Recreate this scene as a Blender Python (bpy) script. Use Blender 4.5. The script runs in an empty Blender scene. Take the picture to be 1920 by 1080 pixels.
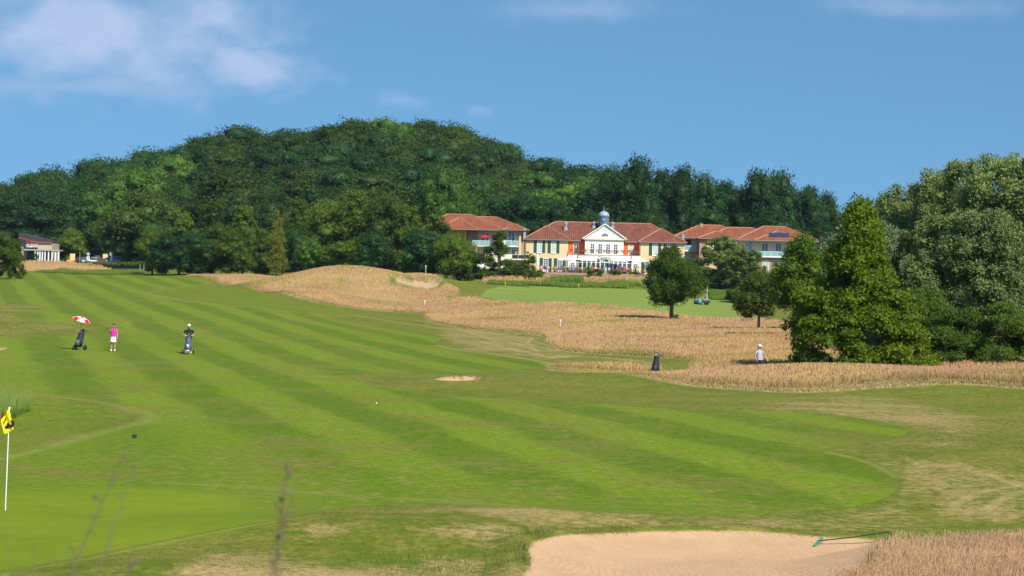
import bpy, bmesh, math, random
import numpy as np
from mathutils import Vector, Matrix
R = math.radians
random.seed(7); RNG = np.random.default_rng(11)
scene = bpy.context.scene
col = scene.collection

# ------------------------------------------------------------------ camera, world, sun, exposure
FPX = 3733.0; ZC = 5.3; HY = 518.0; ROLL = R(1.35)
TR = math.tan(ROLL)
def HOR(px): return HY + (px-960.0)*TR
_p = -math.atan((HY-540.0)/FPX)                 # downward pitch
CF = Vector((0, math.cos(_p), -math.sin(_p)))
_U0 = Vector((0, math.sin(_p), math.cos(_p))); _R0 = Vector((1, 0, 0))
CR = _R0*math.cos(ROLL) + _U0*math.sin(ROLL)
CU = -_R0*math.sin(ROLL) + _U0*math.cos(ROLL)
cam_d = bpy.data.cameras.new('camera'); cam = bpy.data.objects.new('camera', cam_d); col.objects.link(cam)
cam.matrix_world = Matrix(((CR.x, CU.x, -CF.x, 0), (CR.y, CU.y, -CF.y, 0), (CR.z, CU.z, -CF.z, ZC), (0, 0, 0, 1)))
cam_d.lens = 36.0*FPX/1920.0; cam_d.sensor_width = 36.0
cam_d.clip_start = 0.1; cam_d.clip_end = 12000
cam_d.dof.use_dof = True; cam_d.dof.focus_distance = 130.0; cam_d.dof.aperture_fstop = 8.0
scene.camera = cam
scene.view_settings.view_transform = 'Standard'
scene.view_settings.look = 'None'
scene.view_settings.exposure = 0.75
scene.view_settings.gamma = 1.0

SUN_TO = Vector((0.57, -0.86, 1.0)).normalized()   # towards the sun: behind the camera on the right
SUN_EL = math.asin(SUN_TO.z); SUN_AZ = math.atan2(SUN_TO.x, SUN_TO.y)
sd = bpy.data.lights.new('sun', 'SUN'); sun = bpy.data.objects.new('sun', sd); col.objects.link(sun)
sd.energy = 4.2; sd.angle = R(0.5); sd.color = (1.0, 0.945, 0.83)
sun.rotation_euler = SUN_TO.to_track_quat('Z', 'Y').to_euler()

class NT:
    """tiny node helper"""
    def __init__(s, tree): s.t = tree; s.n = tree.nodes; s.l = tree.links
    def new(s, typ, **kw):
        n = s.n.new(typ)
        for k, v in kw.items(): setattr(n, k, v)
        return n
    def put(s, sock, v):
        if v is None: return
        if isinstance(v, bpy.types.NodeSocket): s.l.new(v, sock)
        else:
            if sock.type == 'RGBA' and not isinstance(v, (int, float)) and len(v) == 3: v = (*v, 1.0)
            if sock.type == 'RGBA' and isinstance(v, (int, float)): v = (v, v, v, 1.0)
            sock.default_value = v
    def math(s, op, a, b=None, c=None, clamp=False):
        n = s.new('ShaderNodeMath', operation=op); n.use_clamp = clamp
        s.put(n.inputs[0], a); s.put(n.inputs[1], b)
        if c is not None: s.put(n.inputs[2], c)
        return n.outputs[0]
    def vmath(s, op, a, b=None):
        n = s.new('ShaderNodeVectorMath', operation=op); s.put(n.inputs[0], a)
        if b is not None: s.put(n.inputs[1], b)
        return n.outputs[1] if op in ('DOT_PRODUCT', 'LENGTH') else n.outputs[0]
    def mix(s, f, a, b, mode='MIX'):
        n = s.new('ShaderNodeMix', data_type='RGBA', blend_type=mode)
        s.put(n.inputs[0], f); s.put(n.inputs[6], a); s.put(n.inputs[7], b); return n.outputs[2]
    def ramp(s, v, lo, hi, a=0.0, b=1.0, smooth=True):
        n = s.new('ShaderNodeMapRange', interpolation_type='SMOOTHSTEP' if smooth else 'LINEAR')
        s.put(n.inputs[0], v); n.inputs[1].default_value = lo; n.inputs[2].default_value = hi
        n.inputs[3].default_value = a; n.inputs[4].default_value = b; return n.outputs[0]
    def noise(s, vec, scale, detail=3.0, rough=0.5, dist=0.0):
        n = s.new('ShaderNodeTexNoise'); s.put(n.inputs['Vector'], vec)
        n.inputs['Scale'].default_value = scale; n.inputs['Detail'].default_value = detail
        n.inputs['Roughness'].default_value = rough; n.inputs['Distortion'].default_value = dist
        return n.outputs[0]
    def scale(s, vec, v):
        n = s.new('ShaderNodeMapping'); s.put(n.inputs[0], vec); n.inputs['Scale'].default_value = v; return n.outputs[0]
    def xyz(s, vec):
        n = s.new('ShaderNodeSeparateXYZ'); s.put(n.inputs[0], vec); return n.outputs
    def comb(s, x, y, z):
        n = s.new('ShaderNodeCombineXYZ'); s.put(n.inputs[0], x); s.put(n.inputs[1], y); s.put(n.inputs[2], z); return n.outputs[0]

world = bpy.data.worlds.new('World'); scene.world = world; world.use_nodes = True
w = NT(world.node_tree); w.n.clear()
tc = w.new('ShaderNodeTexCoord').outputs['Generated']
lift = w.vmath('ADD', tc, (0, 0, 0.30)); lift = w.vmath('NORMALIZE', lift)
sky = w.new('ShaderNodeTexSky', sky_type='NISHITA', sun_disc=False)
sky.sun_elevation = SUN_EL; sky.sun_rotation = SUN_AZ; sky.air_density = 1.0; sky.dust_density = 0.4; sky.ozone_density = 1.6
w.put(sky.inputs['Vector'], lift)
skyc = w.mix(1.0, sky.outputs[0], (0.74, 1.10, 1.14), 'MULTIPLY')
d = w.xyz(tc)
iy = w.math('DIVIDE', 1.0, w.math('MAXIMUM', w.math('ABSOLUTE', d[1]), 0.05))
u = w.math('MULTIPLY', d[0], iy); v = w.math('MULTIPLY', d[2], iy)
uv = w.comb(u, v, 0.0)
def blob(cu, cv, ru, rv, ns, seed, lo, hi, amp):
    a = w.math('DIVIDE', w.math('SUBTRACT', u, cu), ru); b = w.math('DIVIDE', w.math('SUBTRACT', v, cv), rv)
    r = w.math('SQRT', w.math('ADD', w.math('MULTIPLY', a, a), w.math('MULTIPLY', b, b)))
    n = w.noise(w.vmath('ADD', w.scale(uv, (ns, ns*1.5, 1)), (seed, seed*.7, 0)), 1.0, 7, 0.5, .2)
    f = w.math('SUBTRACT', w.math('MULTIPLY', n, amp), r)
    return w.ramp(f, lo, hi)
def cu(px): return (px-960)/FPX
def cv(px, py): return (HOR(px)-py)/FPX
c1 = blob(cu(190), cv(190, 55), .085, .036, 24, 3.1, .15, 1.7, 3.0)
c2 = blob(cu(460), cv(460, 110), .036, .020, 34, 8.3, .15, 1.5, 2.7)
c3 = blob(cu(90), cv(90, 162), .11, .0085, 14, 12.3, .3, 1.5, 2.9)
c4 = blob(cu(740), cv(740, 190), .020, .006, 60, 2.3, .2, 1.5, 2.3)
c5 = blob(cu(893), cv(893, 207), .008, .0035, 60, 7.7, .2, 1.0, 2.2)
c6 = blob(cu(1050), cv(1050, 18), .07, .010, 26, 5.5, .2, 1.7, 2.4)
c7 = blob(cu(1700), cv(1700, 15), .07, .010, 26, 9.5, .2, 1.7, 2.4)
c8 = blob(cu(205), cv(205, 78), .026, .0075, 60, 15.5, .2, 1.5, 2.5)
cm = w.math('MAXIMUM', w.math('MULTIPLY', c1, .66), w.math('MULTIPLY', c2, .6))
cm = w.math('MAXIMUM', cm, w.math('MULTIPLY', c3, .36)); cm = w.math('MAXIMUM', cm, w.math('MULTIPLY', c4, .22))
cm = w.math('MAXIMUM', cm, w.math('MULTIPLY', c5, .15)); cm = w.math('MAXIMUM', cm, w.math('MULTIPLY', c6, .35))
cm = w.math('MAXIMUM', cm, w.math('MULTIPLY', c7, .35)); cm = w.math('MAXIMUM', cm, w.math('MULTIPLY', c8, .62))
cm = w.math('MULTIPLY', cm, w.ramp(d[1], 0.0, 0.3))
CLOUD = (4.3, 4.8, 6.4)
fin = w.mix(cm, skyc, CLOUD)
bg = w.new('ShaderNodeBackground'); w.put(bg.inputs[0], fin); bg.inputs[1].default_value = 0.086
w.l.new(bg.outputs[0], w.new('ShaderNodeOutputWorld').inputs[0])

# ------------------------------------------------------------------ helpers
def tag(o, label=None, cat=None, group=None, kind=None):
    if label: o['label'] = label
    if cat: o['category'] = cat
    if group: o['group'] = group
    if kind: o['kind'] = kind
    return o
def empty(name, loc, rz=0.0, label=None, cat=None, group=None):
    o = bpy.data.objects.new(name, None); col.objects.link(o); o.location = loc; o.rotation_euler = (0, 0, rz)
    o.empty_display_size = .2
    return tag(o, label, cat, group)
def copy_tree(o, parent=None):
    c = o.copy(); col.objects.link(c)
    if parent is not None: c.parent = parent
    for ch in list(o.children): copy_tree(ch, c)
    return c
def mesh_np(name, V, F, mat=None, parent=None, smooth=False, attrs=None, link=True):
    """V (n,3), F (m,k) all faces same size, or list of such arrays"""
    me = bpy.data.meshes.new(name)
    Fs = F if isinstance(F, list) else [F]
    Fs = [f for f in Fs if len(f)]
    nl = sum(f.size for f in Fs); nf = sum(len(f) for f in Fs)
    me.vertices.add(len(V)); me.vertices.foreach_set('co', np.ascontiguousarray(V, dtype=np.float32).ravel())
    me.loops.add(nl); me.loops.foreach_set('vertex_index', np.concatenate([f.ravel() for f in Fs]).astype(np.int32))
    me.polygons.add(nf)
    sizes = np.concatenate([np.full(len(f), f.shape[1]) for f in Fs])
    st = np.concatenate([[0], np.cumsum(sizes)[:-1]])
    me.polygons.foreach_set('loop_start', st.astype(np.int32)); me.polygons.foreach_set('loop_total', sizes.astype(np.int32))
    if smooth: me.polygons.foreach_set('use_smooth', np.ones(nf, dtype=bool))
    if attrs:
        for k, (typ, dom, arr) in attrs.items():
            a = me.attributes.new(k, typ, dom)
            a.data.foreach_set('color' if 'COLOR' in typ else 'value', np.ascontiguousarray(arr, dtype=np.float32).ravel())
    me.update(calc_edges=True)
    if mat: me.materials.append(mat)
    if not link: return me
    o = bpy.data.objects.new(name, me); col.objects.link(o)
    if parent is not None: o.parent = parent
    return o
class MB:
    def __init__(s): s.v = []; s.f = []
    def add(s, vs, fs):
        b = len(s.v); s.v += [tuple(p) for p in vs]; s.f += [tuple(i+b for i in f) for f in fs]; return s
    def box(s, x0, x1, y0, y1, z0, z1):
        return s.add([(x0,y0,z0),(x1,y0,z0),(x1,y1,z0),(x0,y1,z0),(x0,y0,z1),(x1,y0,z1),(x1,y1,z1),(x0,y1,z1)],
                     [(0,3,2,1),(4,5,6,7),(0,1,5,4),(1,2,6,5),(2,3,7,6),(3,0,4,7)])
    def tube(s, pts, rad, n=8, cap=True):
        pts = [Vector(p) for p in pts]
        if isinstance(rad, (int, float)): rad = [rad]*len(pts)
        b = len(s.v); prev = None
        for i, p in enumerate(pts):
            t = (pts[min(i+1, len(pts)-1)] - pts[max(i-1, 0)])
            t = t.normalized() if t.length > 1e-9 else Vector((0,0,1))
            if prev is None: a = t.orthogonal().normalized()
            else:
                a = prev - t*prev.dot(t); a = a.normalized() if a.length > 1e-6 else t.orthogonal().normalized()
            prev = a; c = t.cross(a)
            for k in range(n):
                an = 2*math.pi*k/n; q = p + (a*math.cos(an)+c*math.sin(an))*rad[i]; s.v.append(tuple(q))
        for i in range(len(pts)-1):
            for k in range(n):
                k2 = (k+1) % n; s.f.append((b+i*n+k, b+i*n+k2, b+(i+1)*n+k2, b+(i+1)*n+k))
        if cap:
            s.f.append(tuple(b+k for k in range(n-1, -1, -1))); s.f.append(tuple(b+(len(pts)-1)*n+k for k in range(n)))
        return s
    def lathe(s, prof, c=(0,0,0), n=16, axis='z', sx=1, sy=1):
        b = len(s.v)
        for r, z in prof:
            for k in range(n):
                an = 2*math.pi*k/n; x, y = r*math.cos(an)*sx, r*math.sin(an)*sy
                p = (x, y, z) if axis == 'z' else ((z, x, y) if axis == 'x' else (x, z, y))
                s.v.append((c[0]+p[0], c[1]+p[1], c[2]+p[2]))
        for i in range(len(prof)-1):
            for k in range(n):
                k2 = (k+1) % n; s.f.append((b+i*n+k, b+i*n+k2, b+(i+1)*n+k2, b+(i+1)*n+k))
        s.f.append(tuple(b+k for k in range(n-1, -1, -1))); s.f.append(tuple(b+(len(prof)-1)*n+k for k in range(n)))
        return s
    def ell(s, c, r, n=12, m=8, rot=None):
        b = len(s.v); c = Vector(c)
        for i in range(1, m):
            th = math.pi*i/m
            for k in range(n):
                ph = 2*math.pi*k/n
                p = Vector((r[0]*math.sin(th)*math.cos(ph), r[1]*math.sin(th)*math.sin(ph), r[2]*math.cos(th)))
                if rot is not None: p = rot @ p
                s.v.append(tuple(c+p))
        t = Vector((0,0,r[2])); 
        if rot is not None: t = rot @ t
        s.v.append(tuple(c+t)); s.v.append(tuple(c-t)); T = len(s.v)-2
        for i in range(m-2):
            for k in range(n):
                k2 = (k+1) % n; s.f.append((b+i*n+k, b+(i+1)*n+k, b+(i+1)*n+k2, b+i*n+k2))
        for k in range(n):
            k2 = (k+1) % n; s.f.append((T, b+k, b+k2)); s.f.append((T+1, b+(m-2)*n+k2, b+(m-2)*n+k))
        return s
    def prism(s, poly, y0, y1, axis='y'):
        """poly of (a,b) extruded along axis"""
        n = len(poly); b = len(s.v)
        for yy in (y0, y1):
            for a, c in poly: s.v.append((a, yy, c) if axis == 'y' else ((yy, a, c) if axis == 'x' else (a, c, yy)))
        s.f.append(tuple(b+i for i in range(n))); s.f.append(tuple(b+n+i for i in range(n-1, -1, -1)))
        for i in range(n):
            j = (i+1) % n; s.f.append((b+i, b+n+i, b+n+j, b+j))
        return s
    def build(s, name, mat, parent=None, smooth=False, fix=True):
        me = bpy.data.meshes.new(name); me.from_pydata(s.v, [], s.f)
        if fix:
            bm = bmesh.new(); bm.from_mesh(me); bmesh.ops.recalc_face_normals(bm, faces=bm.faces); bm.to_mesh(me); bm.free()
        if smooth: me.polygons.foreach_set('use_smooth', [True]*len(me.polygons))
        me.materials.append(mat); o = bpy.data.objects.new(name, me); col.objects.link(o)
        if parent is not None: o.parent = parent
        return o
def remesh(o, voxel, smooth=4):
    m = o.modifiers.new('r', 'REMESH'); m.mode = 'VOXEL'; m.voxel_size = voxel; m.use_smooth_shade = True
    m2 = o.modifiers.new('s', 'SMOOTH'); m2.iterations = smooth; m2.factor = .5
    dg = bpy.context.evaluated_depsgraph_get(); me = bpy.data.meshes.new_from_object(o.evaluated_get(dg))
    mats = [m_ for m_ in o.data.materials]; o.modifiers.clear(); old = o.data; o.data = me; me.name = old.name
    me.materials.clear()
    for m_ in mats: me.materials.append(m_)
    return o

_mats = {}
def mat(name, color, rough=0.7, var=0.12, nscale=3.0, metal=0.0, spec=0.3, bump=0.0, bscale=20.0, emis=None, coat=0):
    if name in _mats: return _mats[name]
    m = bpy.data.materials.new(name); m.use_nodes = True; t = NT(m.node_tree); t.n.clear()
    b = t.new('ShaderNodeBsdfPrincipled'); out = t.new('ShaderNodeOutputMaterial'); t.l.new(b.outputs[0], out.inputs[0])
    co = t.new('ShaderNodeTexCoord').outputs['Object']
    n = t.noise(co, nscale, 4, .6)
    k = t.ramp(n, .3, .7, 1-var, 1+var, False)
    c = t.vmath('MULTIPLY', tuple(color), t.comb(k, k, k)); t.put(b.inputs['Base Color'], c)
    b.inputs['Roughness'].default_value = rough; b.inputs['Metallic'].default_value = metal
    b.inputs['Specular IOR Level'].default_value = spec
    if coat: b.inputs['Coat Weight'].default_value = coat
    if bump:
        bp = t.new('ShaderNodeBump'); bp.inputs['Strength'].default_value = bump; bp.inputs['Distance'].default_value = .02
        t.put(bp.inputs['Height'], t.noise(co, bscale, 4)); t.l.new(bp.outputs[0], b.inputs['Normal'])
    _mats[name] = m; return m

# ------------------------------------------------------------------ terrain height
def ray(px, py):
    d = CF + CR*((px-960.0)/FPX) + CU*((540.0-py)/FPX); return d
def z_at(px, py, D):
    d = ray(px, py); return ZC + d.z*D/d.y
KN = {  # px : (D, z) profile of the ground away from the camera
 -700: [(120,.2),(200,1.2),(300,2.8),(400,4.6),(500,7.0)],
 -100: [(120,.0),(200,.95),(300,2.45),(400,4.15),(500,6.4)],
 200:  [(120,.0),(200,.95),(300,2.45),(400,4.15),(500,6.4)],
 400:  [(120,.0),(200,.95),(300,2.9),(340,4.1),(400,4.6),(500,6.5)],
 600:  [(120,.0),(200,.55),(260,2.0),(300,2.9),(350,4.2),(400,4.8),(500,7)],
 800:  [(120,.0),(200,.1),(240,.4),(265,.9),(300,2.7),(340,4.2),(400,5.8),(500,8)],
 1000: [(120,.0),(180,.0),(215,.7),(250,1.95),(320,3.3),(345,4.1),(365,6.0),(400,6.2),(500,8)],
 1200: [(120,.0),(140,.2),(200,1.2),(240,1.9),(310,2.9),(340,4.2),(366,6.0),(400,6.2),(500,8)],
 1313: [(100,.0),(115,.2),(155,.55),(210,1.13),(250,1.2),(311,1.55),(340,3.2),(370,5.6),(400,6.0),(500,8)],
 1450: [(100,.0),(115,.35),(150,.85),(205,1.1),(250,1.1),(311,1.6),(345,3.8),(375,5.8),(500,8)],
 1900: [(95,.0),(112,.6),(150,1.2),(250,2.5),(500,8)],
 2600: [(95,.0),(112,.6),(150,1.2),(250,2.5),(500,8)]}
RIDGE = [(-900,330),(-200,345),(0,338),(150,310),(260,286),(420,252),(560,237),(690,216),(850,230),(920,256),(960,284),(1040,300),(1100,316),(1200,352),(1300,400),(1500,455),(2600,470)]
GS = np.linspace(-.5, .5, 301); GD = np.concatenate([np.linspace(0, 700, 701), np.linspace(710, 2000, 130)])
def _build_base():
    pxs = sorted(KN); prof = []
    rx = [a for a, b in RIDGE]; ry = [b for a, b in RIDGE]
    for p in pxs:
        k = KN[p]; D = [0]+[a for a, b in k]; Z = [k[0][1] if k[0][1] < .05 else 0]+[b for a, b in k]
        prof.append(np.interp(GD, D, Z))
    prof = np.array(prof); s = (np.array(pxs)-960)/FPX
    G = np.array([[0.0]]*1); G = np.zeros((len(GS), len(GD)))
    for j in range(len(GD)): G[:, j] = np.interp(GS, s, prof[:, j])
    # wooded hill
    pp = GS*FPX+960; yr = np.interp(pp, rx, ry); Hh = HY+(pp-960)*TR
    zt = ZC+(Hh-yr)*620/FPX-16.0; zt = np.maximum(zt, 8.5)
    for i in range(len(GS)):
        base = G[i]; f = min(max((330-pp[i])/80, 0), 1); a = np.interp(GD, [430+65*f, 500+40*f, 560+22*f, 620, 680, 900, 1400], [0, .33, .72, 1, .95, .35, 0.1])
        G[i] = np.where(GD > 430+65*f, base*(1-a)+a*zt[i], base)
    def sm(A, ax, n):
        k = np.hanning(n+2)[1:-1]; k /= k.sum(); h = n//2
        P = np.concatenate([np.repeat(np.take(A, [0], ax), h, ax), A, np.repeat(np.take(A, [-1], ax), h, ax)], ax)
        return np.apply_along_axis(lambda v: np.convolve(v, k, 'valid'), ax, P)
    return sm(sm(G, 1, 13), 0, 9)
BASE = _build_base()
BUMPS = [ # px, D, height, half width across (m), half width in depth (m)
 (660, 292, 2.75, 9.5, 15), (760, 290, 1.25, 6.5, 10), (560, 285, 1.0, 9, 12),
 (610, 255, .75, 11, 8), (820, 272, .6, 7, 8), (765, 318, 1.5, 7, 7), (838, 318, .6, 5, 7), (870, 305, .5, 5, 9),
 (1090, 104, .26, 5, 5), (1300, 102, .06, 4, 5), (1500, 103, .68, 6.0, 5.5), (1800, 104, .25, 7, 5), (880, 97, .12, 6, 5),
 (700, 39, .48, 4.2, 3.2), (1050, 43, .22, 4.0, 2.2), (350, 33, .35, 3.2, 2.2),
 (90, 71, -.25, 3, 4), (1427, 115, -.42, 3.5, 4.5), (1233, 114, -.25, 3.5, 4), (1850, 60, .35, 6, 10), (1000, 250, .35, 10, 12), (1180, 176, -.3, 8, 10), (1060, 150, .15, 6, 6),
 (40, 165, .7, 7, 14), (940, 318, .55, 5, 9), (1330, 330, .5, 6, 6), (1120, 346, .5, 7, 5), (110, 449, -.15, 10, 7), (960,349,.5,6,5)]
def _vn(x, y, sc, seed):
    x = x/sc+seed*13.7; y = y/sc+seed*7.3
    return (np.sin(x*1.3+np.sin(y*.9+seed))+np.sin(y*1.7+np.sin(x*1.1))+np.sin((x+y)*.8+seed*2))/3.0
def h0(x, y):
    x = np.asarray(x, float); y = np.asarray(y, float)
    D = np.clip(y, 0.5, 1999); s = np.clip(x/np.maximum(D, 20), -.4999, .4999)
    fi = (s+.5)*300; i = np.clip(fi.astype(int), 0, 299); fi = fi-i
    fj = np.where(D < 700, D, 700+(D-700)/10.0); j = np.clip(fj.astype(int), 0, len(GD)-2); fj = np.clip(fj-j, 0, 1)
    z = (BASE[i, j]*(1-fi)+BASE[i+1, j]*fi)*(1-fj)+(BASE[i, j+1]*(1-fi)+BASE[i+1, j+1]*fi)*fj
    for px, Dd, hh, wx, wd in BUMPS:
        cx = (px-960)/FPX*Dd; z = z+hh*np.exp(-((x-cx)/wx)**2-((y-Dd)/wd)**2)
    z = z+3.75*np.exp(-(x**2+(y+1)**2)/150.0)
    z = z+_vn(x, y, 9.0, 1)*.05*np.clip(y/60, .3, 2.0)+_vn(x, y, 3.3, 2)*.018
    return z
BUNK = []     # (world polygon, depth) filled below
def unproj(px, py, hf=h0, dmin=22, dmax=640):
    px = np.atleast_1d(np.asarray(px, float)); py = np.atleast_1d(np.asarray(py, float))
    u = (px-960)/FPX; v = (540-py)/FPX
    dx = CF.x+CR.x*u+CU.x*v; dy = CF.y+CR.y*u+CU.y*v; dz = CF.z+CR.z*u+CU.z*v
    Ds = np.exp(np.linspace(math.log(dmin), math.log(dmax), 1400))
    X = (dx/dy)[:, None]*Ds; Z = ZC+(dz/dy)[:, None]*Ds
    hgt = hf(X.ravel(), np.tile(Ds, len(px))).reshape(X.shape)
    below = Z <= hgt; k = np.where(below.any(1), below.argmax(1), len(Ds)-1)
    k = np.maximum(k, 1); r = np.arange(len(px))
    a = Z[r, k-1]-hgt[r, k-1]; b = Z[r, k]-hgt[r, k]; t = np.clip(a/np.maximum(a-b, 1e-9), 0, 1)
    D = Ds[k-1]+(Ds[k]-Ds[k-1])*t
    return np.stack([dx/dy*D, D], 1)
def curve(pts, closed=True, n=5):
    P = np.array(pts, float); m = len(P); out = []
    rng = range(m) if closed else range(m-1)
    for i in rng:
        if closed: p0, p1, p2, p3 = P[(i-1) % m], P[i], P[(i+1) % m], P[(i+2) % m]
        else: p0, p1, p2, p3 = P[max(i-1, 0)], P[i], P[i+1], P[min(i+2, m-1)]
        for t in np.arange(n)/n:
            out.append(.5*((2*p1)+(-p0+p2)*t+(2*p0-5*p1+4*p2-p3)*t*t+(-p0+3*p1-3*p2+p3)*t**3))
    if not closed: out.append(P[-1])
    return np.array(out)
def wpoly(pts):
    """image outline on the ground -> world polygon; ('w',px,D) gives a point by distance"""
    im = [p for p in pts if p[0] != 'w']
    if len(im) == len(pts):
        c = curve(pts); return unproj(c[:, 0], c[:, 1])
    out = []
    for p in pts:
        if p[0] == 'w': out.append([(p[1]-960)/FPX*p[2], p[2]])
        else: out.append(list(unproj([p[0]], [p[1]])[0]))
    return curve(out, True, 4)
def sdist(poly, x, y):
    """signed distance, positive inside"""
    d = np.full(x.shape, 1e9); ins = np.zeros(x.shape, bool); n = len(poly)
    for i in range(n):
        x0, y0 = poly[i]; x1, y1 = poly[(i+1) % n]; ex, ey = x1-x0, y1-y0; L = ex*ex+ey*ey+1e-12
        t = np.clip(((x-x0)*ex+(y-y0)*ey)/L, 0, 1); d = np.minimum(d, np.hypot(x-x0-t*ex, y-y0-t*ey))
        if y1 != y0:
            c = ((y0 > y) != (y1 > y)) & (x < (x1-x0)*(y-y0)/(y1-y0)+x0); ins ^= c
    return np.where(ins, d, -d)
def ldist(line, x, y):
    d = np.full(x.shape, 1e9)
    for i in range(len(line)-1):
        x0, y0 = line[i]; x1, y1 = line[i+1]; ex, ey = x1-x0, y1-y0; L = ex*ex+ey*ey+1e-12
        t = np.clip(((x-x0)*ex+(y-y0)*ey)/L, 0, 1); d = np.minimum(d, np.hypot(x-x0-t*ex, y-y0-t*ey))
    return d
def sstep(a, lo, hi):
    t = np.clip((a-lo)/(hi-lo), 0, 1); return t*t*(3-2*t)

SAND = [wpoly([(990,1040),(1003,1025),(1050,1014),(1130,1008),(1240,1005),(1400,1004),(1530,1014),(1620,1019),(1650,1024),(1640,1040),(1625,1062),(1605,1090),(1300,1110),(1010,1100),(992,1070)]),
        wpoly([(815,712),(845,707),(890,706),(906,709),(880,715),(840,715)]),
        wpoly([(722,523),(780,526),(824,532),(800,542),(755,534)]),
        wpoly([(1085,530),(1110,527),(1145,528),(1140,532),(1105,534)]),
        wpoly([(1878,1003),(1930,999),(1990,1003),(1990,1010),(1920,1008)]),
        wpoly([(-60,652),(-20,650),(12,652),(0,657),(-60,659)])]
SDROP = [.20, .35, .15, .1, .05, .15]
def h(x, y):
    x = np.asarray(x, float); y = np.asarray(y, float); z = h0(x, y)
    shp = z.shape; z = z.ravel().copy(); xf = np.broadcast_to(x, shp).ravel(); yf = np.broadcast_to(y, shp).ravel()
    for P, dr, wd_, lip in zip(SAND, SDROP, (1.8, .4, .8, .5, .4, .4), (.15, .05, .05, .03, .02, .02)):
        m = (xf > P[:, 0].min()-2) & (xf < P[:, 0].max()+2) & (yf > P[:, 1].min()-2) & (yf < P[:, 1].max()+2)
        if m.any():
            sdv = sdist(P, xf[m], yf[m]); z[m] += -dr*sstep(sdv, -.05, wd_)+lip*np.exp(-((sdv+.25)/.38)**2)
    return z.reshape(shp)
def hz(x, y): return float(h(np.array([x]), np.array([y]))[0])
def at(px, py):
    """ground point seen at a pixel"""
    x, y = unproj([px], [py], h)[0]; return Vector((x, y, hz(x, y)))
def at_d(px, D):
    x = (px-960)/FPX*D; return Vector((x, D, hz(x, D)))
# ------------------------------------------------------------------ ground regions
FAIR = wpoly([(-90,520),(60,511),(200,512),(350,516),(392,525),(398,531),(330,540),(272,549),(340,563),(503,580),(600,589),(645,603),(760,620),(826,630),(818,647),(860,657),(940,667),(1000,676),(1036,688),(1000,691),(860,700),(700,700),(660,703),(690,718),(760,732),(860,744),(1000,750),(1150,759),(1280,768),(1420,770),(1540,776),(1640,790),(1700,805),(1690,820),(1620,832),(1560,842),(1590,853),(1640,868),(1682,890),(1690,915),(1650,940),(1560,957),(1450,965),(1300,966),(1150,962),(1000,953),(850,946),(700,950),(600,960),(520,975),(420,992),(300,1016),(100,1055),(-90,1085),(-90,880),(0,860),(100,835),(200,808),(268,790),(275,778),(230,763),(120,745),(0,738),(-90,735),(-90,640),(0,634),(100,631),(178,622),(180,612),(100,603),(40,598),(30,590),(90,578),(40,571),(-90,568)])
GREEN = wpoly([(-90,935),(0,925),(150,917),(300,915),(430,928),(497,955),(480,980),(400,1000),(300,1018),(150,1046),(0,1072),(-90,1085)])
FAR = [wpoly([(905,550),(935,538),(1010,537),(1100,541),(1200,543),(1260,546),(1340,560),(1400,572),(1450,588),(1430,596),(1330,597),(1262,590),(1180,577),(1080,570),(980,568),(915,559)]),
       wpoly([(1130,528),(1200,524),(1250,528),(1250,538),(1170,537)]),
       wpoly([(1325,530),(1380,527),(1430,530),(1420,534),(1350,534)]),
       wpoly([(205,504),(300,503),(340,505),(330,508),(250,507)])]
ROUGH = [wpoly([('w',345,345),(352,519),(400,523),(408,531),(480,545),(560,560),(640,575),(700,583),(785,588),(800,602),(870,615),(960,623),(1018,631),(1020,645),(1050,657),(1110,664),(1180,667),(1240,672),(1290,681),(1270,690),(1242,698),(1180,690),(1100,686),(1030,690),(1030,695),(1150,701),(1240,716),(1330,728),(1500,737),(1650,729),(1800,722),(1920,730),(2060,738),
                ('w',2100,125),('w',1900,150),('w',1700,170),('w',1520,190),(1450,603),(1400,600),(1330,600),(1262,593),(1180,580),(1080,573),(980,571),(900,562),(845,560),('w',845,270),('w',860,283),('w',855,300),('w',800,325),('w',690,335),('w',560,340),('w',430,350)]),
         wpoly([(35,508),(90,509),(180,512),(240,512),(205,507),('w',175,452),('w',150,461),('w',40,463),('w',-60,463),(-60,511)]),
         wpoly([(1580,1110),(1625,1060),(1660,1032),(1720,1022),(1800,1016),(1900,1014),(2060,1010),(2060,1110)]),
         wpoly([(905,527),(930,520),(1000,519),(1040,523),(1010,527),(930,530)]),
         wpoly([(1085,526),(1170,520),(1240,521),(1240,525),(1170,526),(1110,529)])]
# not tall grass inside the big rough: the sand, a green hollow behind the mound
SEMI_IN = [wpoly([(715,520),(780,522),(835,531),(815,545),(760,540),(730,532)]),
           wpoly([('w',1290,112),('w',1240,118),('w',1160,119),('w',1080,118),('w',1050,125),('w',1100,133),('w',1240,131),('w',1300,124)])]
DRY = [wpoly([(280,1100),(300,1075),(360,1050),(430,1035),(520,1048),(640,1062),(800,1045),(900,1062),(960,1100)]),
       wpoly([(760,992),(860,980),(960,985),(985,1010),(960,1035),(880,1020),(800,1008)]),
       wpoly([(560,990),(640,984),(660,996),(590,1004)]),
       wpoly([(700,950),(1000,952),(1300,968),(1500,966),(1680,940),(1740,960),(1700,990),(1500,1005),(1300,996),(1000,985),(850,965)]),
       wpoly([(1450,770),(1550,745),(1700,750),(1850,790),(1830,830),(1700,840),(1720,800)]),
       wpoly([(-60,572),(80,574),(60,590),(150,607),(170,618),(60,628),(-60,632)]),
       wpoly([(1640,850),(1800,870),(1960,900),(1960,980),(1750,960),(1700,900)]),
       wpoly([(1320,560),(1380,560),(1400,567),(1330,566)]),
       wpoly([(830,614),(1010,633),(1010,645),(1100,668),(1000,672),(850,645)])]
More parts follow.
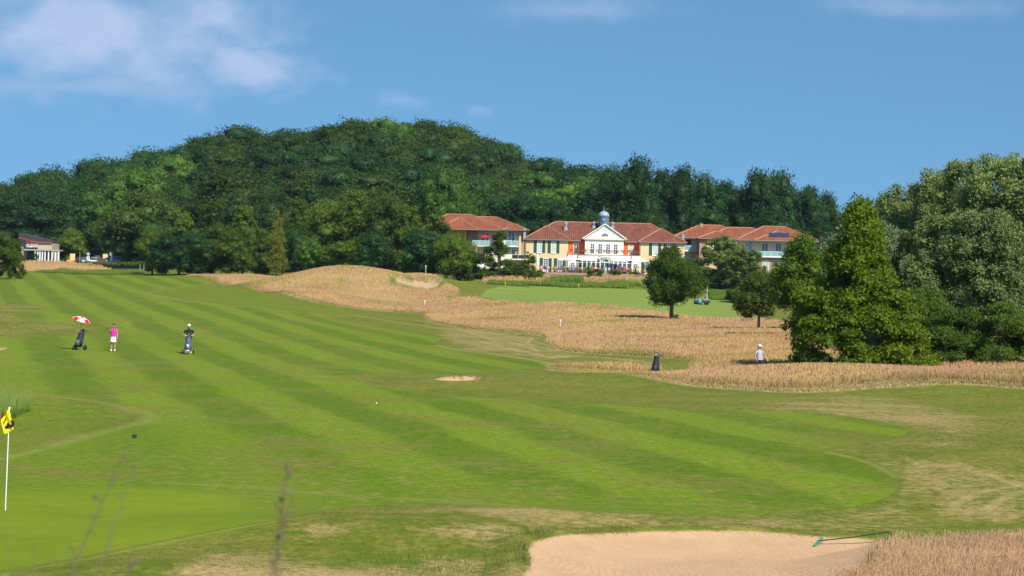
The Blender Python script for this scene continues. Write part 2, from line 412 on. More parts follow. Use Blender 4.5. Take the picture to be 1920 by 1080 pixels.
DARKG = [wpoly([(700,1040),(900,1030),(960,1060),(960,1078),(1010,1100),(760,1100),(640,1020),(520,1000),(600,1000)]),
         wpoly([(955,1010),(1005,1008),(1060,1003),(1240,1000),(1380,1001),(1380,1006),(1240,1007),(1060,1015),(1010,1024),(992,1045),(1010,1090),(960,1080),(940,1040)]),  # dark turf round the bunker; shade of its left bank painted into the green
         wpoly([(1030,692),(1150,698),(1240,713),(1330,726),(1500,735),(1650,727),(1800,720),(1980,730),(1980,745),(1800,732),(1650,738),(1500,745),(1330,737),(1240,722),(1150,708),(1040,702)]),
         wpoly([(1380,985),(1530,1000),(1660,1000),(1730,1010),(1720,1022),(1640,1022),(1530,1014),(1400,1004)]),
         wpoly([(410,531),(560,560),(700,583),(785,588),(780,592),(700,589),(560,568),(430,541)])]
LINES = [([(-60,866),(0,860),(100,835),(200,808),(268,790),(276,778),(232,763),(120,745),(0,738)], .35, .45),
         ([(272,549),(340,563),(503,580),(600,589),(700,594)], .5, .6), ([(272,549),(330,540),(398,531)], .5, .5),
         ([(0,1078),(150,1050),(300,1020),(420,995),(520,977),(620,962)], .06, .8),
         ([(300,905),(450,912),(600,925),(760,936),(960,948)], .35, .35),
         ([(1550,848),(1590,856),(1640,872),(1684,896)], .12, .6),
         ([(818,647),(860,657),(940,667),(1010,677),(1036,688)], .4, .7), ([(660,703),(690,718),(760,732),(860,744),(1000,750)], .12, .35),
         ([(905,557),(950,552),(985,549)], .5, .8)]
TRACKS = [([(840,625),(900,632),(950,640),(990,652),(1010,660)], .22), ([(860,618),(940,628),(1000,640),(1040,650)], .22),
          ([(1000,633),(990,642),(1003,655)], .18), ([(900,640),(960,655),(1040,672)], .2), ([(650,588),(720,600),(800,612),(860,618),(1020,630)], .3),
          ([(870,655),(960,668),(1030,682)], .2), ([(1100,668),(1180,674),(1230,684)], .2), ([(780,600),(860,616),(930,640)], .2),
          ([(1785,955),(1800,940),(1850,920),(1930,908)], .14), ([(1850,955),(1880,935),(1930,918)], .14), ([(1860,890),(1890,905),(1930,912)], .12),
          ([(1045,668),(1140,672),(1235,682)], .25), ([(1045,676),(1140,679),(1235,690)], .25), ([(930,645),(1000,662),(1080,668)], .15),([(960,635),(1010,650),(1080,662)], .15)]
LINES = [(unproj(*curve(p, False, 4).T), ww, a) for p, ww, a in LINES]
TRACKS = [(unproj(*curve(p, False, 4).T), ww) for p, ww in TRACKS]

# ------------------------------------------------------------------ ground sheet
def _cols():
    c = np.linspace(-.275, .275, 960); o = .275+(np.linspace(0, 1, 61)[1:]**2.2)*3.0
    return np.concatenate([-o[::-1], c, o])
def _rows():
    a = np.linspace(-13, 32, 46); b = 1/np.linspace(1/33.0, 1/520.0, 700)
    c = np.exp(np.linspace(math.log(523), math.log(1500), 90)); d = np.exp(np.linspace(math.log(1550), math.log(9000), 16))
    return np.concatenate([a, b, c, d])
CS, RW = _cols(), _rows()
GX = CS[None, :]*(RW[:, None]+15); GY = np.repeat(RW[:, None], len(CS), 1)
GZ = h(GX, GY)
fz = sstep(GY, 1500, 3000); GZ = GZ*(1-fz)+fz*0.0
def field(list_polys, lo, hi):
    out = np.zeros(GX.size); x = GX.ravel(); y = GY.ravel()
    for P in list_polys:
        m = (x > P[:, 0].min()-3) & (x < P[:, 0].max()+3) & (y > P[:, 1].min()-3) & (y < P[:, 1].max()+3)
        if m.any(): out[m] = np.maximum(out[m], sstep(sdist(P, x[m]+_vn(x[m], y[m], 1.1, 5)*.12*(-lo), y[m]+_vn(x[m], y[m], 1.3, 6)*.12*(-lo)), lo, hi))
    return out
def lfield(lst):
    out = np.zeros(GX.size); x = GX.ravel(); y = GY.ravel()
    for P, ww, a in lst:
        m = (x > P[:, 0].min()-2) & (x < P[:, 0].max()+2) & (y > P[:, 1].min()-2) & (y < P[:, 1].max()+2)
        if m.any(): out[m] = np.maximum(out[m], a*(1-sstep(ldist(P, x[m], y[m]), ww*.4, ww*1.6)))
    return out
fF = field([FAIR], -.06, .1); fFar = field(FAR, -.3, .3); fG = field([GREEN], -.9, .9)
fSemi = field(SEMI_IN, -.3, .5); fR = field(ROUGH, -.1, .5)*(1-fSemi)
fS = field(SAND, -.04, .06); fD = np.maximum(np.maximum(.80*field(DRY[:3], -1.0, .9), .55*field(DRY[3:5]+DRY[6:7]+DRY[8:9], -2.2, 1.6)), .35*field(DRY[5:6], -2, 2)); fK = field(DARKG, -.6, .5)
fNS = field([wpoly([(-80,820),(150,815),(300,800),(430,835),(600,880),(900,908),(1200,932),(1450,957),(1300,972),(900,965),(560,985),(300,1030),(-80,1090)])], -3.5, 2.0)
fTg = field([wpoly([(-90,742),(0,745),(120,751),(225,768),(262,782),(200,801),(100,828),(0,853),(-90,872)]), wpoly([(276,549),(330,541),(400,532),(480,547),(560,562),(650,579),(690,590),(600,588),(500,578),(340,562)])], -.6, .8)
fNS = np.maximum(fNS, fTg); fF = np.maximum(fF, .72*fTg)
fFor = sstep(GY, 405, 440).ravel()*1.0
fK = np.maximum(fK, lfield([(unproj(*curve([(690,717),(760,731),(860,743),(1000,749),(1150,758),(1280,767),(1420,769),(1540,775),(1640,789)], False, 4).T), .22, 1.0), (unproj(*curve([(100,601),(180,612),(178,622),(100,631),(0,634)], False, 4).T), .3, .8)])); fL = lfield(LINES); fT = lfield([(a, b, .5) for a, b in TRACKS])  # first dark strip paints the shadow line of the mown fairway edge
fSx = np.clip(field(SAND, -.55, -.05), 0, 1)
fR = np.maximum(fR*(1-fSx), field(ROUGH[2:3], -.1, .4)*(1-.6*fS))
nr, nc = GX.shape
idx = np.arange(nr*nc).reshape(nr, nc)
FQ = np.stack([idx[:-1, :-1], idx[:-1, 1:], idx[1:, 1:], idx[1:, :-1]], -1).reshape(-1, 4)

def lookup(F, x, y):
    x = np.asarray(x, float); y = np.asarray(y, float)
    j = np.interp(y, RW, np.arange(len(RW))); i = np.interp(x/(y+15), CS, np.arange(len(CS)))
    j = np.clip(j, 0, nr-1.001); i = np.clip(i, 0, nc-1.001); j0 = j.astype(int); i0 = i.astype(int); a = j-j0; b = i-i0
    F = F.reshape(nr, nc)
    return (F[j0, i0]*(1-b)+F[j0, i0+1]*b)*(1-a)+(F[j0+1, i0]*(1-b)+F[j0+1, i0+1]*b)*a

def ground_material():
    m = bpy.data.materials.new('turf'); m.use_nodes = True; t = NT(m.node_tree); t.n.clear()
    P = t.new('ShaderNodeNewGeometry').outputs['Position']
    A = t.new('ShaderNodeAttribute', attribute_name='zone_a'); B = t.new('ShaderNodeAttribute', attribute_name='zone_b'); C_ = t.new('ShaderNodeAttribute', attribute_name='zone_c')
    a = t.new('ShaderNodeSeparateColor'); t.l.new(A.outputs['Color'], a.inputs[0]); b = t.new('ShaderNodeSeparateColor'); t.l.new(B.outputs['Color'], b.inputs[0]); c = t.new('ShaderNodeSeparateColor'); t.l.new(C_.outputs['Color'], c.inputs[0])
    fair, green, rough_ = a.outputs; sand, dry, dark = b.outputs; far, line, track = c.outputs
    forest = A.outputs['Alpha']
    P2 = t.scale(P, (1, 1, 0))
    n_big = t.noise(P2, .035, 3, .5); n_mid = t.noise(P2, .22, 4, .6); n_sm = t.noise(P2, 1.3, 4, .65); n_fine = t.noise(P2, 7.0, 3, .7); n_vf = t.noise(P2, 26.0, 2, .7)
    # mowing stripes
    wob = t.math('MULTIPLY', t.math('SUBTRACT', t.noise(P2, .12, 4, .6), .5), 1.9)
    def stripes(ang, period, phase, soft):
        q = t.vmath('DOT_PRODUCT', P2, (math.cos(ang), math.sin(ang), 0))
        q = t.math('ADD', q, wob)
        s_ = t.math('SINE', t.math('MULTIPLY', t.math('SUBTRACT', q, phase), 2*math.pi/period))
        return t.ramp(s_, -soft, soft)
    st = stripes(STRIPE[0], STRIPE[1], STRIPE[2], .5)
    st = t.math('ADD', t.math('MULTIPLY', t.math('SUBTRACT', st, .5), t.ramp(t.noise(P2, .05, 3, .6), .3, .65, .6, 1.0)), .5)
    st = t.math('ADD', t.math('MULTIPLY', t.math('SUBTRACT', st, .5), t.math('SUBTRACT', 1.0, t.math('MULTIPLY', B.outputs['Alpha'], .8))), .5)
    st = t.math('ADD', st, t.math('MULTIPLY', t.math('SUBTRACT', t.math('ADD', n_sm, n_mid), 1.0), .7), clamp=True)
    st2 = t.math('ADD', t.math('MULTIPLY', stripes(R(78), 11.0, 1.0, 1.0), .6), t.math('MULTIPLY', n_mid, .5))
    light = (.148, .202, .008); darks = (.086, .136, .004)
    fcol = t.mix(st, darks, light)
    fcol = t.mix(t.ramp(n_mid, .46, .66, 0, .7), fcol, (.150, .138, .025))
    fcol = t.mix(t.math('MULTIPLY', t.ramp(n_sm, .50, .68, 0, .6), t.ramp(n_big, .38, .55)), fcol, (.22, .165, .06))
    fcol = t.mix(t.ramp(n_fine, .38, .66, .0, .42), fcol, (.06, .10, .006))
    n_st = t.noise(P2, 3.4, 4, .7); k_ = t.ramp(n_st, .32, .68, .72, 1.26, False); fcol = t.vmath('MULTIPLY', fcol, t.comb(k_, k_, k_))
    farc = t.mix(st2, (.135, .185, .03), (.185, .235, .045))
    gcol = t.mix(t.ramp(t.math('ADD', t.math('MULTIPLY', n_mid, .5), t.math('MULTIPLY', n_sm, .5)), .35, .65), (.120, .165, .006), (.152, .196, .009))
    scol = t.mix(t.ramp(n_mid, .35, .65), (.098, .132, .007), (.165, .165, .022))
    scol = t.mix(t.ramp(n_sm, .42, .68, 0, .65), scol, (.240, .195, .052))
    scol = t.mix(t.ramp(n_fine, .36, .62, 0, .6), scol, (.058, .080, .005))
    scol = t.mix(t.math('MULTIPLY', t.ramp(n_vf, .5, .7), .35), scol, (.24, .20, .07))
    scol = t.vmath('MULTIPLY', scol, t.comb(k_, k_, k_))
    dn = t.math('ADD', t.math('MULTIPLY', n_sm, .6), t.math('MULTIPLY', n_fine, .4))
    drym = t.ramp(t.math('ADD', t.math('ADD', t.math('MULTIPLY', n_st, .62), t.math('ADD', t.math('MULTIPLY', dn, .5), t.math('MULTIPLY', n_mid, .45))), t.math('MULTIPLY', dry, .42)), .90, 1.14, 0, .9)
    dcol = t.mix(t.ramp(t.math('ADD', t.math('MULTIPLY', n_vf, .4), t.math('MULTIPLY', n_fine, .6)), .36, .64), (.20, .150, .050), (.42, .28, .135))
    scol = t.mix(drym, scol, dcol)
    darkm = t.math('MULTIPLY', dark, t.ramp(t.math('ADD', n_sm, t.math('MULTIPLY', n_fine, .3)), .48, .74, .85, .15))
    scol = t.mix(darkm, scol, t.mix(n_fine, (.045, .085, .008), (.12, .16, .015)))
    scol = t.mix(t.math('MULTIPLY', track, t.ramp(n_sm, .3, .6, .5, 1)), scol, (.36, .27, .13))
    rcol = t.mix(n_sm, (.36, .25, .12), (.46, .32, .16))
    col_ = t.mix(rough_, scol, rcol)
    col_ = t.mix(fair, col_, fcol); col_ = t.mix(green, col_, gcol); col_ = t.mix(far, col_, farc)
    col_ = t.mix(t.math('MULTIPLY', line, t.ramp(n_sm, .25, .6, .45, 1)), col_, (.19, .205, .045))
    sn = t.math('ADD', t.math('MULTIPLY', n_sm, .5), t.math('MULTIPLY', n_vf, .5))
    # raked grooves in the sand
    rk = t.vmath('DISTANCE', P2, (.2, 36.6, 0)); rk = t.math('SINE', t.math('MULTIPLY', t.math('ADD', rk.node.outputs[1], t.math('MULTIPLY', n_sm, .5)), 42.0))
    sc = t.mix(t.ramp(sn, .3, .7), (.38, .235, .13), (.46, .30, .18))
    sc = t.mix(t.ramp(rk, -.2, 1, 0, .22), sc, (.30, .185, .10))
    col_ = t.mix(sand, col_, sc)
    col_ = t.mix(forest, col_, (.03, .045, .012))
    bs = t.new('ShaderNodeBsdfPrincipled'); t.put(bs.inputs['Base Color'], col_); bs.inputs['Roughness'].default_value = .9; bs.inputs['Specular IOR Level'].default_value = .1
    bp = t.new('ShaderNodeBump'); bp.inputs['Strength'].default_value = .5; bp.inputs['Distance'].default_value = .05
    hgt = t.math('ADD', t.math('MULTIPLY', n_sm, 1.2), t.math('ADD', t.math('MULTIPLY', n_fine, .6), t.math('MULTIPLY', n_vf, .25)))
    hgt = t.math('MULTIPLY', hgt, t.math('SUBTRACT', 1.0, t.math('MULTIPLY', t.math('MAXIMUM', fair, t.math('MULTIPLY', sand, .9)), .85)))
    hgt = t.math('ADD', hgt, t.math('MULTIPLY', t.math('MULTIPLY', sand, rk), .12))
    t.put(bp.inputs['Height'], hgt); t.l.new(bp.outputs[0], bs.inputs['Normal'])
    t.l.new(bs.outputs[0], t.new('ShaderNodeOutputMaterial').inputs[0])
    return m
STRIPE = (R(15.2), 4.83, 10.71)
TURF = ground_material()
one = np.ones(GX.size)
ground = mesh_np('ground', np.stack([GX, GY, GZ], -1).reshape(-1, 3), FQ, TURF, smooth=True, attrs={
    'zone_a': ('FLOAT_COLOR', 'POINT', np.stack([fF*(1-fS), fG, fR, fFor], -1)),
    'zone_b': ('FLOAT_COLOR', 'POINT', np.stack([fS, fD, fK, fNS], -1)),
    'zone_c': ('FLOAT_COLOR', 'POINT', np.stack([fFar, fL, fT, one], -1))})
tag(ground, kind='structure')

# ------------------------------------------------------------------ tall grass
def blade_material(name, base, tips, noisecol, trans=.25, rm=.45, low=None):
    m = bpy.data.materials.new(name); m.use_nodes = True; t = NT(m.node_tree); t.n.clear()
    P = t.new('ShaderNodeNewGeometry').outputs['Position']
    A = t.new('ShaderNodeAttribute', attribute_name='tint'); s_ = t.new('ShaderNodeSeparateColor'); t.l.new(A.outputs['Color'], s_.inputs[0])
    hh, rr, gg = s_.outputs
    n1 = t.noise(t.scale(P, (1, 1, 0)), .07, 4, .6); n3 = t.noise(t.vmath('ADD', t.scale(P, (1, 1, 0)), (31, 7, 0)), .11, 3, .6); n2 = t.noise(t.scale(P, (1, 1, 0)), .5, 3, .6)
    tip = t.mix(t.ramp(n1, .40, .60), tips[0], tips[1])
    tip = t.mix(t.ramp(n2, .45, .72, 0, .75), tip, noisecol)
    tip = t.mix(t.math('MULTIPLY', rr, rm), tip, tips[2])
    tip = t.mix(t.ramp(n3, .50, .68, 0, .65), tip, (.30, .28, .07) if low else (base[0]*2.3, base[1]*1.7, base[2]*2.2))
    c = t.mix(t.ramp(hh, .0, .5) if low else t.ramp(hh, .12, .62), low or base, tip)
    c = t.mix(t.math('MULTIPLY', gg, t.ramp(hh, .25, 1.0, .95, .25)), c, base)
    b = t.new('ShaderNodeBsdfPrincipled'); t.put(b.inputs['Base Color'], c); b.inputs['Roughness'].default_value = .8; b.inputs['Specular IOR Level'].default_value = .15
    gn = t.new('ShaderNodeNewGeometry').outputs['Normal']; nn = t.vmath('NORMALIZE', t.vmath('ADD', t.scale(gn, (.5, .5, .5)), (0, -.15, .8))); t.put(b.inputs['Normal'], nn)
    tr = t.new('ShaderNodeBsdfTranslucent'); t.put(tr.inputs[0], c)
    mx = t.new('ShaderNodeMixShader'); mx.inputs[0].default_value = trans; t.l.new(b.outputs[0], mx.inputs[1]); t.l.new(tr.outputs[0], mx.inputs[2])
    t.l.new(mx.outputs[0], t.new('ShaderNodeOutputMaterial').inputs[0]); return m
def blades(name, X, Y, H, W, matl, lean=.25, green=None, seed=1, label=None, cat=None, head=True, z=None, rr_=None):
    r = np.random.default_rng(seed); n = len(X); Z = h(X, Y)-.02 if z is None else z
    an = r.uniform(0, 2*np.pi, n); dx, dy = np.cos(an), np.sin(an)
    la = r.uniform(0, 2*np.pi, n); lm = H*lean*r.uniform(.2, 1, n); lx, ly = np.cos(la)*lm+.10*H, np.sin(la)*lm
    lv = [(0, 1.0, 0), (.55, .75, .3), (.82, 1.5 if head else .5, .65)]
    V = np.zeros((n, 7, 3)); tv = np.zeros((n, 7))
    for k, (tt, ww, ll) in enumerate(lv):
        for s_, sg in ((0, -1), (1, 1)):
            V[:, k*2+s_, 0] = X+lx*ll+sg*dx*W*ww*.5; V[:, k*2+s_, 1] = Y+ly*ll+sg*dy*W*ww*.5; V[:, k*2+s_, 2] = Z+H*tt; tv[:, k*2+s_] = tt
    V[:, 6, 0] = X+lx; V[:, 6, 1] = Y+ly; V[:, 6, 2] = Z+H; tv[:, 6] = 1
    b = (np.arange(n)*7)[:, None]
    Q = np.concatenate([b+np.array([[0, 1, 3, 2]]), b+np.array([[2, 3, 5, 4]])]); T = b+np.array([[4, 5, 6]])
    rr = np.repeat((r.random(n) if rr_ is None else rr_)[:, None], 7, 1); gg = np.repeat((np.zeros(n) if green is None else green)[:, None], 7, 1)
    o = mesh_np(name, V.reshape(-1, 3), [Q, T], matl, attrs={'tint': ('FLOAT_COLOR', 'POINT', np.stack([tv, rr, gg, np.ones_like(tv)], -1).reshape(-1, 4))})
    return tag(o, label, cat, kind='stuff') if label else o
def scatter(px0, px1, D0, D1, dens, seed, F=None):
    """points with dens(D) per square metre, kept where mask field F allows"""
    r = np.random.default_rng(seed); out = []
    edges = np.exp(np.linspace(math.log(D0), math.log(D1), 30))
    for a, b in zip(edges[:-1], edges[1:]):
        c = (a+b)/2; x0, x1 = (px0-960)/FPX*c, (px1-960)/FPX*c; n = int((x1-x0)*(b-a)*dens(c))
        if n < 1: continue
        y = r.uniform(a, b, n); x = r.uniform(px0-960, px1-960, n)/FPX*y; out.append(np.stack([x, y], 1))
    P = np.concatenate(out)
    if F is not None: P = P[r.random(len(P)) < lookup(F, P[:, 0], P[:, 1])]
    return P[:, 0], P[:, 1]
BM = blade_material('fescue', (.10, .14, .016), [(.58, .335, .195), (.62, .41, .175), (.66, .47, .22)], (.47, .27, .16), .45, .2, (.33, .25, .085))
BP = blade_material('pink_fescue', (.14, .15, .03), [(.58, .34, .20), (.54, .36, .19), (.66, .47, .28)], (.42, .24, .17), .45, .3, (.34, .27, .11))
BG2 = blade_material('reed_blades', (.06, .12, .015), [(.13, .22, .035), (.17, .25, .05), (.2, .27, .06)], (.22, .24, .08))
BR = blade_material('turf_blades', (.055, .092, .008), [(.11, .145, .012), (.19, .165, .032), (.38, .26, .125)], (.24, .18, .055), .15, 1.0)
BG = blade_material('green_blades', (.03, .07, .008), [(.075, .145, .014), (.11, .175, .02), (.15, .20, .03)], (.17, .17, .04))
fFoot = field(DARKG[2:3]+DARKG[4:5], -1.8, .4)
x, y = scatter(300, 2100, 92, 350, lambda D: 120*(100/D)**1.3, 21, np.clip(fR, 0, 1))
rd = np.random.default_rng(5); hm = np.where(y > 240, .62, .56)*(.75+.25*_vn(x, y, 2.2, 3))
Hh = hm*rd.uniform(.6, 1.05, len(x)); edge = lookup(fR, x+0*x, y-1.2)
Hh = Hh*(.55+.45*np.clip(edge, 0, 1)); pxx = x/y*FPX+960; Hh = Hh*np.where(y < 116, .5+.5*sstep(pxx, 1230, 1400), 1); gr = np.clip(np.maximum(lookup(fFoot, x, y), np.clip(1.15-lookup(fR, x, y-2.2), 0, 1))*rd.uniform(.5, 1.3, len(x))+np.clip(_vn(x, y, 5, 9)-.35, 0, 1)*.9, 0, 1)
blades('tall_grass', x, y, Hh, .009+.00013*y, BM, .3, gr, 31, 'tall dry tan and pinkish grass covering the mounds between the fairways', 'tall grass')
x, y = scatter(1500, 2100, 30, 47, lambda D: 900, 22, fR)
rd = np.random.default_rng(6)
blades('tall_grass', x, y, rd.uniform(.14, .40, len(x))*(.8+.3*_vn(x, y, .9, 4)), .0045+.003*rd.random(len(x)), BP, .45, np.clip(rd.random(len(x))*1.5-.8, 0, 1), 32,
       'wispy pinkish dry grass at the right corner beside the near sand bunker', 'tall grass')
x, y = scatter(-100, 260, 385, 470, lambda D: 10, 23, fR); rd = np.random.default_rng(8)
blades('tall_grass', x, y, rd.uniform(.4, .9, len(x))*np.clip((y-400)/40+.25, .35, 1), .10+0*x, BM, .2, None, 33, 'tan bank of dry grass below the low building and parked cars', 'tall grass')
x, y = scatter(880, 1260, 325, 372, lambda D: 14, 24, fR); rd = np.random.default_rng(9)
blades('tall_grass', x, y, rd.uniform(.3, .7, len(x)), .09+0*x, BM, .2, np.clip(rd.random(len(x))*1.4-.7, 0, 1), 34, 'patches of dry tan grass in front of the clubhouse terrace', 'tall grass')

# short mown blades that give the nearest rough its grain
fTurf = np.clip(1-fF-fG*1.5-fSx-fR, 0, 1)
x, y = scatter(-120, 2040, 33, 62, lambda D: 210*(40/D)**2.2, 51, fTurf); rd = np.random.default_rng(15)
dr = lookup(fD, x, y); dk = lookup(fK, x, y)
blades('rough_grass', x, y, rd.uniform(.02, .06, len(x))*(1+.9*dk), .006+.007*rd.random(len(x)), BR, .9, np.clip(dk*rd.uniform(.4, 1.2, len(x))+(_vn(x, y, 1.4, 8) > .25)*.5-dr*.4, 0, 1), 52, 'short dry and green rough grass around the near bunker and green', 'grass', head=False, rr_=np.clip(dr*1.3*np.clip(.35+1.3*_vn(x, y, .9, 12), 0, 1)+.35*(_vn(x, y, .6, 4) > .2)*rd.random(len(x)), 0, 1))
x, y = scatter(-120, 2040, 62, 104, lambda D: 60*(62/D)**2.2, 53, fTurf); rd = np.random.default_rng(16)
blades('rough_grass', x, y, rd.uniform(.03, .07, len(x)), .012+.012*rd.random(len(x)), BR, .9, np.clip((_vn(x, y, 2.4, 8) > .2)*.6*rd.random(len(x)), 0, 1), 54, 'short rough grass bordering the near fairway on its right', 'grass', head=False, rr_=np.clip(lookup(fD, x, y)*.8+.45*(_vn(x, y, 2.9, 14) > .1)*rd.random(len(x)), 0, 1))
# tufts along the near bunker's lip; their dark green paints in its shadow edge
fLip = field([wpoly([(958,1075),(975,1020),(1010,1010),(1060,1003),(1240,1000),(1400,1001),(1530,1008),(1660,1012),(1720,1025),(1660,1030),(1640,1021),(1530,1015),(1400,1006),(1240,1007),(1130,1010),(1050,1016),(1010,1026),(992,1045),(1000,1080)])], -.05, .12)
x, y = scatter(930, 1750, 33, 46, lambda D: 1500, 55, fLip); rd = np.random.default_rng(17)
k = (_vn(x, y, .7, 3) > -.2) | (x < .9); x, y = x[k], y[k]; x = x[:60000]; y = y[:60000]
blades('rough_grass', x, y, rd.uniform(.03, .12, len(x))*np.clip(.9+1.3*_vn(x, y, .35, 6), .2, 2.2), .006+0*x, BR, .6, np.full(len(x), .85)*rd.uniform(.5, 1.1, len(x)), 56, 'grass tufts along the lip of the near sand bunker, dark green for its shadow edge', 'grass', head=False)
# ------------------------------------------------------------------ trees
def leaf_material(name, c1, c2, c3=None, silver=None, trans=.38):
    m = bpy.data.materials.new(name); m.use_nodes = True; t = NT(m.node_tree); t.n.clear()
    A = t.new('ShaderNodeAttribute', attribute_name='tint'); s_ = t.new('ShaderNodeSeparateColor'); t.l.new(A.outputs['Color'], s_.inputs[0])
    oi = t.new('ShaderNodeObjectInfo').outputs['Random']
    c = t.mix(s_.outputs[0], c1, c2)
    if c3: c = t.mix(t.math('MULTIPLY', t.ramp(s_.outputs[1], .3, 1), t.ramp(oi, .2, 1, .15, .9)), c, c3)
    k = t.ramp(oi, 0, 1, .72, 1.22, False); c = t.vmath('MULTIPLY', c, t.comb(k, k, k))
    if silver:
        bf = t.new('ShaderNodeNewGeometry').outputs['Backfacing']; c = t.mix(t.math('MULTIPLY', bf, .6), c, silver)
    b = t.new('ShaderNodeBsdfPrincipled'); t.put(b.inputs['Base Color'], c); b.inputs['Roughness'].default_value = .55; b.inputs['Specular IOR Level'].default_value = .25
    tr = t.new('ShaderNodeBsdfTranslucent'); t.put(tr.inputs[0], t.mix(.5, c, t.vmath('MULTIPLY', c, (1.3, 1.25, .5))))
    mx = t.new('ShaderNodeMixShader'); mx.inputs[0].default_value = trans; t.l.new(b.outputs[0], mx.inputs[1]); t.l.new(tr.outputs[0], mx.inputs[2])
    t.l.new(mx.outputs[0], t.new('ShaderNodeOutputMaterial').inputs[0]); return m
LM = {
 'oak': leaf_material('leaf_oak', (.013,.050,.012), (.036,.094,.017), (.050,.100,.012)),  # dark bluish oak green, also standing in for deep shade at the hill foot
 'beech': leaf_material('leaf_beech', (.022,.056,.008), (.056,.100,.010), (.080,.098,.011)),
 'lightoak': leaf_material('leaf_light', (.045,.115,.012), (.095,.185,.018), (.12,.20,.02)),
 'alder': leaf_material('leaf_alder', (.048,.098,.008), (.110,.170,.013), (.14,.17,.013)),
 'maple': leaf_material('leaf_maple', (.034,.082,.006), (.088,.155,.009), (.115,.165,.010)),
 'hornbeam': leaf_material('leaf_hornbeam', (.070,.130,.004), (.165,.230,.006), (.195,.240,.007)),
 'linden': leaf_material('leaf_linden', (.045,.080,.010), (.095,.135,.016), (.12,.15,.02)),
 'poplar': leaf_material('leaf_poplar', (.110,.170,.036), (.205,.270,.070), (.25,.235,.04), (.22,.28,.11)),
 'willow': leaf_material('leaf_willow', (.075,.120,.045), (.13,.18,.075), None, (.21,.27,.15)),
 'birch': leaf_material('leaf_birch', (.075,.125,.022), (.14,.19,.035), (.16,.20,.035)),
 'golden': leaf_material('leaf_golden', (.12,.135,.015), (.19,.18,.02)),
 'shrub': leaf_material('leaf_shrub', (.045,.100,.010), (.100,.165,.016), (.12,.17,.015)),
 'darkshrub': leaf_material('leaf_darkshrub', (.022,.055,.010), (.050,.100,.014)),
 'dead': leaf_material('leaf_dead', (.10,.065,.03), (.16,.10,.045)),
}
BARK = mat('bark', (.10, .075, .05), .9, .35, 6, bump=.6, bscale=14)
BARKL = mat('bark_pale', (.22, .19, .14), .9, .35, 6, bump=.4, bscale=14)

def lobes_for(kind, r):
    L = []     # centre xyz (unit tree: height 1, half width .5), radii xyz
    if kind in ('round', 'broad', 'low'):
        n = {'broad': 24, 'round': 56, 'low': 44}[kind]; z0 = {'broad': .14, 'round': .17, 'low': -.04}[kind]
        while len(L) < n:
            p = r.uniform(-1, 1, 3); q = np.linalg.norm(p)
            if q > 1 or q < .35: continue
            lo_ = .05 if kind == 'round' else .14
            zz = z0+lo_+(p[2]*.5+.5)*(.90-z0-lo_); wd = math.sqrt(max(.05, 1-(((zz-(z0+.30))/(1-z0-.22))**2 if zz > z0+.3 else ((z0+.3-zz)/.42)**2)))
            rr = (r.uniform(.13, .22) if kind == 'broad' else r.uniform(.10, .185)) if kind != 'round' else r.uniform(.08, .15)
            if kind == 'round': wd *= 1.16-1.15*max(0, (zz-.42))
            L.append((p[0]*.40*wd, p[1]*.40*wd, zz, rr*1.15, rr*1.15, rr*.8))
    elif kind == 'cone':
        for i in range(60):
            zz = r.uniform(.08, .93)**1.1; wd = (1-zz)**.62*(.46 if zz < .5 else .42); a = r.uniform(0, 6.283); q = r.uniform(.25, 1)**.6
            rr = r.uniform(.07, .13)*(1.15-zz*.7); L.append((math.cos(a)*wd*q, math.sin(a)*wd*q, zz, rr*1.2, rr*1.2, rr*.75))
    elif kind == 'skirt':      # hornbeam: conical head over wide layered low sprays
        for i in range(150):
            if i < 55: zz = r.uniform(.30, .95); wd = .20*(1-((zz-.3)/.7)**1.7)+.015
            else: zz = r.uniform(.05, .44); wd = .50*(1-(zz/.5)**2.5*.42)
            a = r.uniform(0, 6.283); q = r.uniform(.3, 1)**.5; rr = r.uniform(.045, .085)
            L.append((math.cos(a)*wd*q, math.sin(a)*wd*q, zz, rr*1.5, rr*1.5, rr*.62 if zz < .5 else rr*1.1))
    elif kind == 'tall':       # poplar, willow: several upright leaders, ragged
        for i in range(8):
            a = r.uniform(0, 6.283); q = r.uniform(.05, 1)*.30; tx, ty = math.cos(a)*q, math.sin(a)*q; top = r.uniform(.68, .97) if i else 1.0
            for k in range(22):
                f = (k+r.random())/22; zz = .10+(top-.13)*f; sp_ = .15*(1-f)**.9+.012; rr = .105*(1.15-f*.62)*r.uniform(.6, 1.15)
                L.append((tx*(.5+.5*f)+r.normal(0, sp_), ty*(.5+.5*f)+r.normal(0, sp_), zz, rr*1.25, rr*1.25, rr*.62))
    elif kind == 'mass':       # broad ragged willow-like crown, foliage almost to the ground
        for i in range(190):
            zz = r.uniform(.03, .95); wd = .46*math.sqrt(max(.02, 1-((zz-.38)/.60)**2 if zz > .38 else 1-((.38-zz)/.62)**2)); a = r.uniform(0, 6.283); q = r.uniform(.1, 1)**.55; rr = r.uniform(.045, .095)
            top_ = .05*math.sin(a*3+q*4)*zz; L.append((math.cos(a)*wd*q, math.sin(a)*wd*q, zz+top_, rr*1.15, rr*1.15, rr*.8))
    elif kind == 'bush':
        for i in range(26):
            a = r.uniform(0, 6.283); q = r.uniform(0, 1)**.5; zz = r.uniform(.12, .86); wd = .42*math.sqrt(max(.05, 1-(zz-.2)**2/.62)); rr = r.uniform(.10, .17)
            L.append((math.cos(a)*wd*q, math.sin(a)*wd*q, zz, rr, rr, rr*.9))
    return np.array(L)
